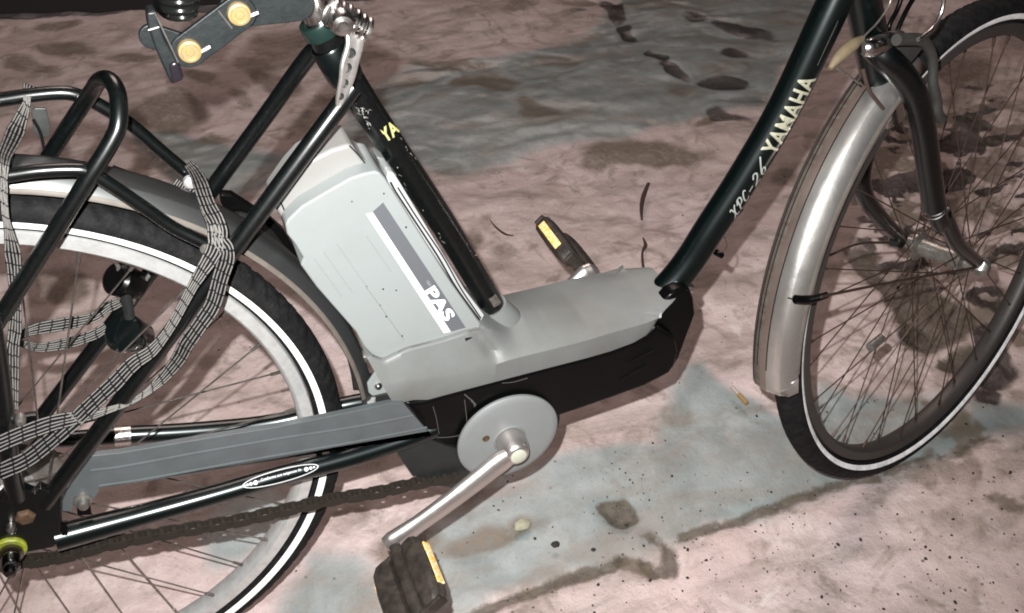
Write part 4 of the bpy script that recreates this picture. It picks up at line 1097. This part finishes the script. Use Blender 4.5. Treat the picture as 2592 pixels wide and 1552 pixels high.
# steerer / head tube beyond the top edge
tube('head_tube', [so + sax * .33, so + sax * .62], .019, black_paint, frame, smooth=1, seg=28)
tube('fork_steerer', [so + sax * .30, so + sax * .35], .022, chrome, fork, smooth=1, seg=28)
brk = mat('grey_cast_brake', (0.07,0.07,0.066), 0.5, 0.6, var=0.5, vscale=60, vcol=(0.05,0.045,0.04), bump=0.2)
fb = tube('front_brake', PPF(zf((1300,600),(1500,590),(1700,620),(1830,820),(1850,1050),(1850,1250),(1900,1500)) + zt((575,600),(600,640)), [-.060]*9), [.006,.0065,.0065,.0055,.0052,.0055,.006,.0065,.006], brk, bike, seg=16, smooth=5)
tube('brake_arm', PPF(zf((780,830),(840,960),(870,1120),(930,1260)), .01), [.006,.0065,.006,.004], brk, fb, seg=14)
bm = bmesh.new(); add_prism(bm, PPF(zf((1260,640),(1640,660),(1690,740),(1500,980)), -.045), FY * .006)
finish('brake_plate', bm, brk, fb, bevel=.001)
tube('brake_boot', PPF(zf((300,1030),(400,900),(520,780),(650,670),(790,575)), -.03), [.0025,.0052,.0068,.0065,.0030], boot_m, fb, seg=16)['label'] = 'tan rubber cable boot'
tube('brake_cable', PPF(zf((790,575),(860,500),(1000,360),(1120,200),(1200,60),(1230,-60)), -.03), .0011, steel, fb, seg=8)
tube('brake_cable', PPF(zf((410,1030),(520,1100),(640,1180),(740,1260)), -.03), .0011, steel, fb, seg=8)
tube('brake_cable', PPF(zu((1075,440),(1110,560),(1160,630),(1200,680)), -.03), .0022, twig_m, fb, seg=8)
tube('brake_cable', PPF(zf((2020,-200),(2010,40),(1960,230),(1850,420),(1700,550),(1620,600)), [-.07]*6), .0022, chrome, fb, seg=12)
# dark cables hanging in front of the head tube
for q in (((1000,-60),(1120,60),(1180,180),(1150,300)), ((1330,-60),(1290,60),(1240,160),(1230,250)), ((1420,-60),(1340,80),(1280,220),(1260,300))):
    tube('gear_cable', PPF(zu(*q), 0.02), .0028, black_plastic, fb, seg=12)

# ---- front fender stay with its clip; magnet on a spoke
fs = tube('fender_stay', PPF(zv((640,985),(700,970),(1200,870),(1660,790),(1760,770)), -.058), .0017, spoke_dark, bike, seg=10)
tube('stay_clip', PPF(zv((455,1000),(520,1005),(600,995),(690,968)), [-.034,-.038,-.046,-.055]), [.005,.0052,.0045,.0035], black_plastic, fs, seg=14)
tube('stay_clip', PPF(zv((375,982),(420,995),(470,1005)), [-.005,-.02,-.034]), .0009, black_plastic, fs, seg=8)
tube('fender_stay', PPF(zv((700,690),(900,610),(1120,598)), .06), .0017, spoke_dark, fs, seg=10)
tube('spoke_magnet', PPF(zv((985,1345),(1070,1275)), -.02), .0062, steel, front_wheel, seg=16, smooth=1)

# ---- lettering on the tubes
dA, dB = P(*D((1848,352))[0], 0), P(*D((1978,182))[0], 0)
axis_d = (P(1982,278) - P(1790,590)).normalized()
def on_axis(px, py):
    p = P(px, py, 0); o = P(1880, 445, 0); return o + axis_d * (p - o).dot(axis_d)
DP, _ = catmull(PP([(2180,-140),(2105,20),(1982,278),(1880,452),(1790,590),(1745,660),(1695,722),(1620,790)], 0), 30)
A = P(*zu((440,915))[0], 0); B = P(*zu((735,440))[0], 0)
wrap_along('lettering', 'YAMAHA', DP, A, B, .0185, math.radians(-62), .0200, gold_letter, frame, offset=0.025, spacing=1.08)
A = P(*zu((215,1320))[0], 0); B = P(*zu((400,985))[0], 0)

GL = {'X': [[(0,.95),(.25,1),(.45,.5),(.65,.02),(.95,.1)], [(.95,1),(.7,.85),(.3,.2),(0,0)]],
      'P': [[(.25,0),(.45,1)], [(.1,.7),(.45,1.02),(.9,.95),(.85,.6),(.4,.45)]],
      'C': [[(.85,.85),(.6,1),(.25,.7),(.15,.25),(.45,0),(.85,.15)]], '-': [[(.1,.4),(.8,.45)]],
      '2': [[(.1,.75),(.4,1),(.75,.8),(.5,.4),(.05,.02),(.4,.08),(.9,.02)]],
      '6': [[(.9,1.35),(.5,.9),(.2,.4),(.3,.05),(.65,.05),(.75,.4),(.45,.55),(.25,.35)]]}
def script(word, path, A, B, r, phi0, height, m, parent):
    """handwritten strokes laid along the tube"""
    i0 = min(range(len(path)), key=lambda k: (path[k] - A).length); i1 = min(range(len(path)), key=lambda k: (path[k] - B).length)
    a, b = path[i0], path[i1]; L = (b - a).length; n = len(word); cell = L / n; v = CAM - (a + b) / 2
    bm = bmesh.new()
    def put(x, y):
        t = x / L; q = i0 + (i1 - i0) * t; k = max(0, min(len(path) - 2, int(q))); p = path[k].lerp(path[k+1], q - k)
        ax = (b - a).normalized(); vv = (v - ax * v.dot(ax)).normalized(); sd = vv.cross(ax); ph = phi0 + y / r
        return p + (vv * math.cos(ph) + sd * math.sin(ph)) * (r + .0006)
    for ci, ch in enumerate(word):
        for st in GL[ch]:
            pl, _ = catmull([Vector((x, y, 0)) for x, y in st], 7)
            pl = [Vector(((ci + p.x * .95 + p.y * .55) * cell, p.y * height, 0)) for p in pl]
            prev = None
            for k, p in enumerate(pl):
                d = (pl[min(k+1, len(pl)-1)] - pl[max(k-1, 0)]).normalized(); nn = Vector((-d.y, d.x, 0)) * (.00055 + .0004 * abs(d.y))
                row = (bm.verts.new(put((p+nn).x, (p+nn).y)), bm.verts.new(put((p-nn).x, (p-nn).y)))
                if prev: bm.faces.new((prev[0], prev[1], row[1], row[0]))
                prev = row
    return finish('lettering', bm, m, parent, smooth=False)
script('XPC-26', DP, A, B, .0185, math.radians(-64), .0125, silver_letter, frame)
ptube('scratch', zu((920,130),(850,280),(790,410)), [-.0186]*3, .00025, steel, frame, seg=5, smooth=1)
A = P(1000, 382, 0); B = P(946, 300, 0)
# upright on the seat tube, wrapping round it
mid = P(981, 335, 0); ax_ = (P(1134,585) - P(946,300)).normalized()
wrap_text('lettering', 'YA', mid - ax_*.008, mid + ax_*.008, .0138, math.radians(8), .015, yellow_letter, seat_tube, offset=0.03, around=True, length=.018)
# silver type plate low on the seat tube
def tube_patch(name, c0, ax, r, half_l, p0, p1, m, parent, off=.0005, n=10):
    v = CAM - c0; v = (v - ax * v.dot(ax)).normalized(); s = ax.cross(v)
    bm = bmesh.new(); rows = []
    for k in range(n + 1):
        ph = p0 + (p1 - p0) * k / n; d = (v * math.cos(ph) + s * math.sin(ph)) * (r + off)
        rows.append((bm.verts.new(c0 - ax * half_l + d), bm.verts.new(c0 + ax * half_l + d)))
    for a, b in zip(rows[:-1], rows[1:]): bm.faces.new((a[0], a[1], b[1], b[0]))
    return finish(name, bm, m, parent)
tube_patch('type_plate', P(1240, 745, 0), ax_, .0138, .0075, math.radians(-22), math.radians(38), mat('worn_foil', (0.10,0.09,0.08), 0.4, 0.5, var=0.8, vscale=300, vcol=(0.22,0.2,0.18)), seat_tube)
# paint chips on the seat tube
bm = bmesh.new()
v_ = CAM - P(900,230,0); v_ = (v_ - ax_*v_.dot(ax_)).normalized(); s_ = ax_.cross(v_)
for k in range(46):
    t = rng.random(); 
    if k < 26: px, py, ph = 905 + rng.uniform(-16, 26), 262 + rng.uniform(-22, 50), rng.uniform(-.2, .7)
    else: px, py, ph = 980 + 200*t, 352 + 303*t, rng.choice([rng.uniform(-1.2,-.7), rng.uniform(.5, 1.0)])
    p = P(px, py, 0); o = P(946,300,0); c0 = o + ax_ * (p - o).dot(ax_)
    d = (v_*math.cos(ph) + s_*math.sin(ph))
    q = c0 + d * .01395; tt = ax_.cross(d)
    a = rng.uniform(-.9, .9); l, w = rng.uniform(.0008, .0032), rng.uniform(.0002, .0006)
    e1 = ax_*math.cos(a) + tt*math.sin(a); e2 = d.cross(e1)
    bm.faces.new([bm.verts.new(q + e1*l*i + e2*w*j) for i, j in ((-1,0),(-.3,-1),(.6,-.8),(1,.1),(.2,1),(-.6,.7))])
ch = finish('paint_chips', bm, mat('bare_metal_chip', (0.33,0.33,0.30), 0.5, 0.4), seat_tube, smooth=False); ch['kind'] = 'stuff'
# oval compliance sticker on the near chain stay
SA, SB = P(612, 1231, -.0505), P(802, 1181, -.0455)
sx = (SB - SA).normalized(); sm = (SA + SB) / 2
v_ = CAM - sm; v_ = (v_ - sx * v_.dot(sx)).normalized(); s_ = v_.cross(sx)
cs_path = PP(near_chain, [-.064,-.062,-.060,-.056,-.052,-.048,-.044,-.04,-.038])
def sticker_pt(u, w, off=.0006):       # u along (m) from the middle, w across (m)
    ph = w / .0108 ; return sm + sx * u + (v_*math.cos(ph) + s_*math.sin(ph)) * (.0109 + off)
half = (SB - SA).length / 2
bm = bmesh.new(); ring = []
for k in range(72):
    a = 2*math.pi*k/72
    ring.append([bm.verts.new(sticker_pt(math.cos(a)*(half - d_), math.sin(a)*(.0072 - d_))) for d_ in (0, .0011)])
for k in range(72):
    A_, B_ = ring[k], ring[(k+1) % 72]; bm.faces.new((A_[0], A_[1], B_[1], B_[0]))
for sg in (-1, 1):
    for u, rr in ((half*.88, .0010), (half*.79, .0016), (half*.67, .0022)):
        bm.faces.new([bm.verts.new(sticker_pt(sg*u + rr*math.cos(2*math.pi*j/14), rr*math.sin(2*math.pi*j/14))) for j in range(14)])
stick = finish('sticker', bm, white_film, chain_stay_n, smooth=False)
tb, tx0, tx1, ty0, ty1 = text_faces('Conforme aux exigences de', 1.0, 0, 0.01, 1.0, cuts=2)
for v in tb.verts:
    v.co = sticker_pt(-half*.52 + (v.co.x - tx0)/(tx1 - tx0)*half*1.06, -.0008 + (v.co.y - ty0)/(ty1 - ty0)*.0034)
finish('lettering', tb, white_film, stick, smooth=False)
# loose wire under the down tube
ptube('loose_wire', zr((2015,520),(2035,580),(2020,640),(1960,650)), .0, .0009, twig_m, bike, seg=8)
ptube('cable_guide', zr((1940,650),(1990,680)), .01, .004, black_plastic, bike, seg=10, smooth=1)
ptube('cable_guide', zr((2080,330),(2150,250)), .0, .006, black_plastic, bike, seg=10, smooth=1)

for o in list(COL.objects):
    if o.parent == bike:
        o.matrix_parent_inverse = Matrix.Translation(-bike.location)

# ------------------------------------------------------------------ folding lock hanging behind the seat post
lk = empty('folding_lock', P(560, 100, -.03), 'black folding plate lock with two brass rivets hanging beside the seat post', 'lock')
LY = -.030
def lprism(name, pts, Y0, Y1, m, **k):
    o = prism(name, pts, Y0, Y1, m, lk, **k); return o
lock_m = mat('black_lock_sleeve', (0.007,0.010,0.011), 0.42, 0.1, var=0.4, vscale=90, vcol=(.022,.026,.026), bump=.15)
def capsule(a, b, r):
    a = P(*a, LY); b = P(*b, LY); t = (b - a).normalized(); u = Vector((0,1,0)).cross(t); out = []
    for k in range(13): 
        an = math.pi/2 + math.pi*k/12; out.append(a + t*math.cos(an)*r + u*math.sin(an)*r)
    for k in range(13):
        an = -math.pi/2 + math.pi*k/12; out.append(b + t*math.cos(an)*r + u*math.sin(an)*r)
    return out
for i, (a, b, r, y0) in enumerate(((z1((1420,385))[0], z1((1795,105))[0], .0140, LY), (z1((1795,105))[0], z1((2250,60))[0], .0145, LY + .008), (z1((1420,385))[0], z1((1150,300))[0], .0100, LY + .006))):
    bm = bmesh.new(); add_prism(bm, [p + Vector((0, y0 - LY, 0)) for p in capsule(a, b, r)], Vector((0, .005, 0)))
    finish('lock_plate', bm, lock_m, lk, bevel=.001)
for q in ((1425,383),(1797,103)):
    rv = lathe('rivet', [(0.0001,-.0035),(0.003,-.0035),(0.0036,-.0028),(0.0062,-.0028),(0.0070,-.0034),(0.0088,-.003),(0.0094,-.001),(0.0094,.006)], P(*z1(q)[0], LY - .001), (0,1,0), brass, lk, seg=36)
bar = lprism('lock_bar', z1((1100,95),(1175,85),(1205,200),(1240,300),(1330,460),(1385,600),(1290,640),(1215,480),(1150,320),(1110,200)), LY - .006, LY + .012, lock_m, bevel=.002)
lprism('key_barrel', z1((1262,480),(1340,455),(1390,605),(1292,645)), LY - .008, LY + .013, mat('purple_black_metal', (0.06,0.05,0.065), 0.22, 0.8), bevel=.003)
for a, b in (((1160,90),(1340,470)),((1115,228),(1195,205)),((1640,80),(1745,215))):
    o = ptube('metal_edge', z1(a, b), LY - .0065, .0007, steel, lk, seg=6, smooth=1)
o = ptube('link_tab', z1((1510,390),(1580,350)), LY - .002, .002, steel, lk, seg=8, smooth=1)
o = ptube('link_tab', z1((1880,120),(1940,95)), LY - .002, .002, steel, lk, seg=8, smooth=1)
for o in lk.children: o.matrix_parent_inverse = Matrix.Translation(-lk.location)

# ------------------------------------------------------------------ elastic luggage straps
st_root = empty('elastic_strap', P(540, 600, -.08), 'grey and black braided elastic luggage strap wound round the rack and rear stays', 'strap')
def band(pts, Y, w, cords=5, r=.00064, seed=0):
    cps = PP(pts, Y)
    path, ws = catmull(cps, 8, [q * .88 for q in (w if isinstance(w, (list, tuple)) else [w] * len(pts))])
    n = len(path)
    bm = bmesh.new(); uv = bm.loops.layers.uv.new('UVMap')
    sides = []
    for i in range(n):
        t = (path[min(i+1, n-1)] - path[max(i-1, 0)]).normalized()
        vv = (CAM - path[i]).normalized()
        sides.append((t.cross(vv)).normalized())
    UL = [0.0]
    for i in range(1, n): UL.append(UL[-1] + (path[i] - path[i-1]).length)
    for c in range(cords):
        f = (c - (cords - 1) / 2) / ((cords - 1) / 2)
        cp = [path[i] + sides[i] * (f * ws[i] / 2) + (CAM - path[i]).normalized() * (.0006 * mnoise.noise(Vector((i*.25, c*3.1, seed)))) + sides[i] * (.0005 * mnoise.noise(Vector((i*.2, c*5.3, seed + 9)))) for i in range(n)]
        add_tube(bm, cp, r, seg=8, smooth=1, uv=uv, ulen=[q + c * .0009 + .0014 * mnoise.noise(Vector((q*30, c*2.7, seed))) for q in UL])
    nf = len(bm.faces)
    # dark knitted web that carries the cords
    prev = None
    for i in range(n):
        b = path[i] - (CAM - path[i]).normalized() * .0008
        row = [bm.verts.new(b + sides[i] * (k * (ws[i] / 2 + .001)) - (CAM - path[i]).normalized() * d_) for k, d_ in ((-1, 0), (1, 0), (1, .0012), (-1, .0012))]
        if prev:
            for j in range(4):
                fc = bm.faces.new((prev[j], prev[(j+1) % 4], row[(j+1) % 4], row[j])); fc.material_index = 1
        prev = row
    o = finish('strap_band', bm, [strap_m, strap_black], st_root, ang=0, keep=False)
    return o
band(z6((560,60),(620,130),(690,270),(765,480),(850,640),(885,740),(900,860),(962,960),(955,1080),(905,1230)) + z3((1600,1100),(1490,1270),(1400,1400)) + z4((1340,175),(1225,315),(1085,440),(930,520),(770,572),(600,610),(400,655),(200,725),(0,810),(-90,850)),
     [.05,.03,-.01,-.04,-.06,-.066,-.072,-.076,-.076,-.074,-.072,-.07,-.066,-.06,-.056,-.060,-.070,-.076,-.079,-.082,-.084,-.086,-.086], [.008,.010,.013,.013,.013,.013,.013,.013,.014,.014,.014,.014,.014,.013,.010,.005,.004,.006,.011,.014,.014,.014,.014], seed=1)
band(z6((690,330),(740,520),(820,700),(845,830),(845,930),(780,1060),(700,1190),(610,1340)) + z3((1270,1290),(1140,1450)) + z4((1000,210),(850,365),(720,485),(600,600),(480,705),(350,815),(200,930),(50,1000),(-80,1050)),
     [.0,-.03,-.062,-.070,-.074,-.078,-.080,-.080,-.080,-.080,-.080,-.080,-.080,-.080,-.082,-.083,-.084,-.085,-.085], [.007,.008,.010,.012,.014,.013,.011,.008,.007,.010,.013,.014,.014,.014,.015,.015,.015,.015,.015], seed=2)
band(z1((230,640),(205,720),(195,790),(120,980),(40,1160)) + z3((22,60),(22,160),(28,300),(45,450),(68,560),(95,720),(112,900),(118,1130),(112,1300)) + z4((95,100),(95,300),(100,480),(110,560)),
     [.064,.050,.045,.02,-.03,-.058,-.060,-.060,-.060,-.058,-.056,-.054,-.052,-.052,-.054,-.056,-.06,-.06], [.012,.005,.006,.014,.010,.008,.006,.005,.004,.006,.012,.010,.008,.010,.010,.010,.008,.006], seed=3)
band(z3((120,1360),(200,1310),(300,1280),(500,1245),(700,1200),(800,1130),(900,1080)), [.02,.024,.03,.035,.04,.045,.05], [.004,.008,.011,.012,.009,.010,.010], seed=4)
band(z3((120,1380),(220,1410),(300,1425),(450,1405),(600,1365),(720,1320),(800,1270)), [.02,.024,.03,.035,.04,.045,.05], [.004,.007,.008,.010,.010,.010,.009], seed=5)
band(z6((500,250),(455,320),(410,400),(380,440)), [.046,.045,.044,.043], .011, seed=6)
band(z6((650,330),(590,400),(550,460),(520,520)), [.044,.042,.040,.038], .009, cords=4, seed=7)
tube('strap_cord', PP(z1((250,900),(300,990),(325,1090),(330,1150),(280,1200)), .048), .0014, strap_black, st_root, seg=8)
for o in st_root.children: o.matrix_parent_inverse = Matrix.Translation(-st_root.location)

# ------------------------------------------------------------------ small things lying on the snow
def gz(px, py, h=0.0): return G(px, py, h)
def tg(pts, h): return [G(a, b, h) for a, b in pts]
tw = tube('twig', tg(zr((1350,50),(1310,150),(1292,230),(1288,300),(1292,365)), .012), [.0034,.0048,.0044,.0032,.0018], twig_m, seg=10)
tag(tw, 'thin dark twig on the snow, the upper one above the far pedal arm', 'twig')
tw2 = tube('twig', tg(zr((1305,525),(1325,590),(1300,640),(1298,720),(1310,800)), .012), [.0014,.0040,.0022,.0024,.0026], twig_m, seg=10)
tag(tw2, 'knotted dark twig ending just above the front of the grey motor cover', 'twig')
tw3 = tube('twig', tg(zb((1750,760),(1800,820),(1870,870),(1930,880)), .008), [.0008,.0020,.0022,.0010], twig_m, seg=10)
tag(tw3, 'short brown twig on the snow to the left of the far pedal', 'twig')
zcg = Z(1800, 850, 2.603)
a, b_ = G(*zcg((135,335))[0], .012), G(*zcg((235,445))[0], .010)
cig = tube('cigarette_butt', [a, a.lerp(b_, .48)], .0036, butt_paper, None, smooth=1, seg=16)
tag(cig, 'orange-tipped cigarette butt on the ground beside the tip of the front fender', 'cigarette butt')
tube('filter', [a.lerp(b_, .46), b_], .0038, butt_filter, cig, smooth=1, seg=16)
zg = Z(1100, 950, 1.6615)
def pebble(name, p, r, m, lab, cat, sq=(1, .8, .5)):
    bm = bmesh.new(); bmesh.ops.create_icosphere(bm, subdivisions=3, radius=1.0)
    for v in bm.verts:
        k = 1 + .28 * mnoise.noise(v.co * 1.7 + Vector((p.x*50, p.y*50, 0)))
        v.co = Vector((v.co.x*sq[0], v.co.y*sq[1], v.co.z*sq[2])) * (r * k)
    o = finish(name, bm, m, ang=0); o.location = p
    if lab: tag(o, lab, cat)
    return o
pebble('pebble', G(1322, 1328, .004), .0125, stone_m, 'pale yellowish stone half sunk in the ground to the right of the crank', 'stone')
pebble('pebble', G(*zg((508,711))[0], .006), .0062, grit_m, 'largest black pebble on the pale ground below the crank', 'stone')
pebble('pebble', G(*zg((668,733))[0], .006), .0034, grit_m, 'small black pebble on the ground to the right of the largest one', 'stone')
# fine grit strewn over the snow, too much to count
bm = bmesh.new()
def ok(px, py): return True
for k in range(520):
    u = rng.random()
    if u < .55: px, py = rng.uniform(1500, 2700), rng.uniform(1180, 1650)
    elif u < .8: px, py = rng.uniform(1100, 2600), rng.uniform(900, 1600)
    else: px, py = rng.uniform(-100, 2600), rng.uniform(100, 1600)
    p = G(px, py, 0.0)
    s = rng.choice([.0007,.0008,.0010,.0013,.0019]) * rng.uniform(.7, 1.2)
    mt = Matrix.Translation(p + Vector((0,0,.003))) @ Matrix.Rotation(rng.uniform(0, 6), 4, 'Z') @ Matrix.Diagonal((s*rng.uniform(.8,1.6), s, s*.8, 1))
    bmesh.ops.create_icosphere(bm, subdivisions=1, radius=1.0, matrix=mt)
gr = finish('grit', bm, grit_m); tag(gr, 'fine black grit strewn over the snow', 'grit', kind='stuff')
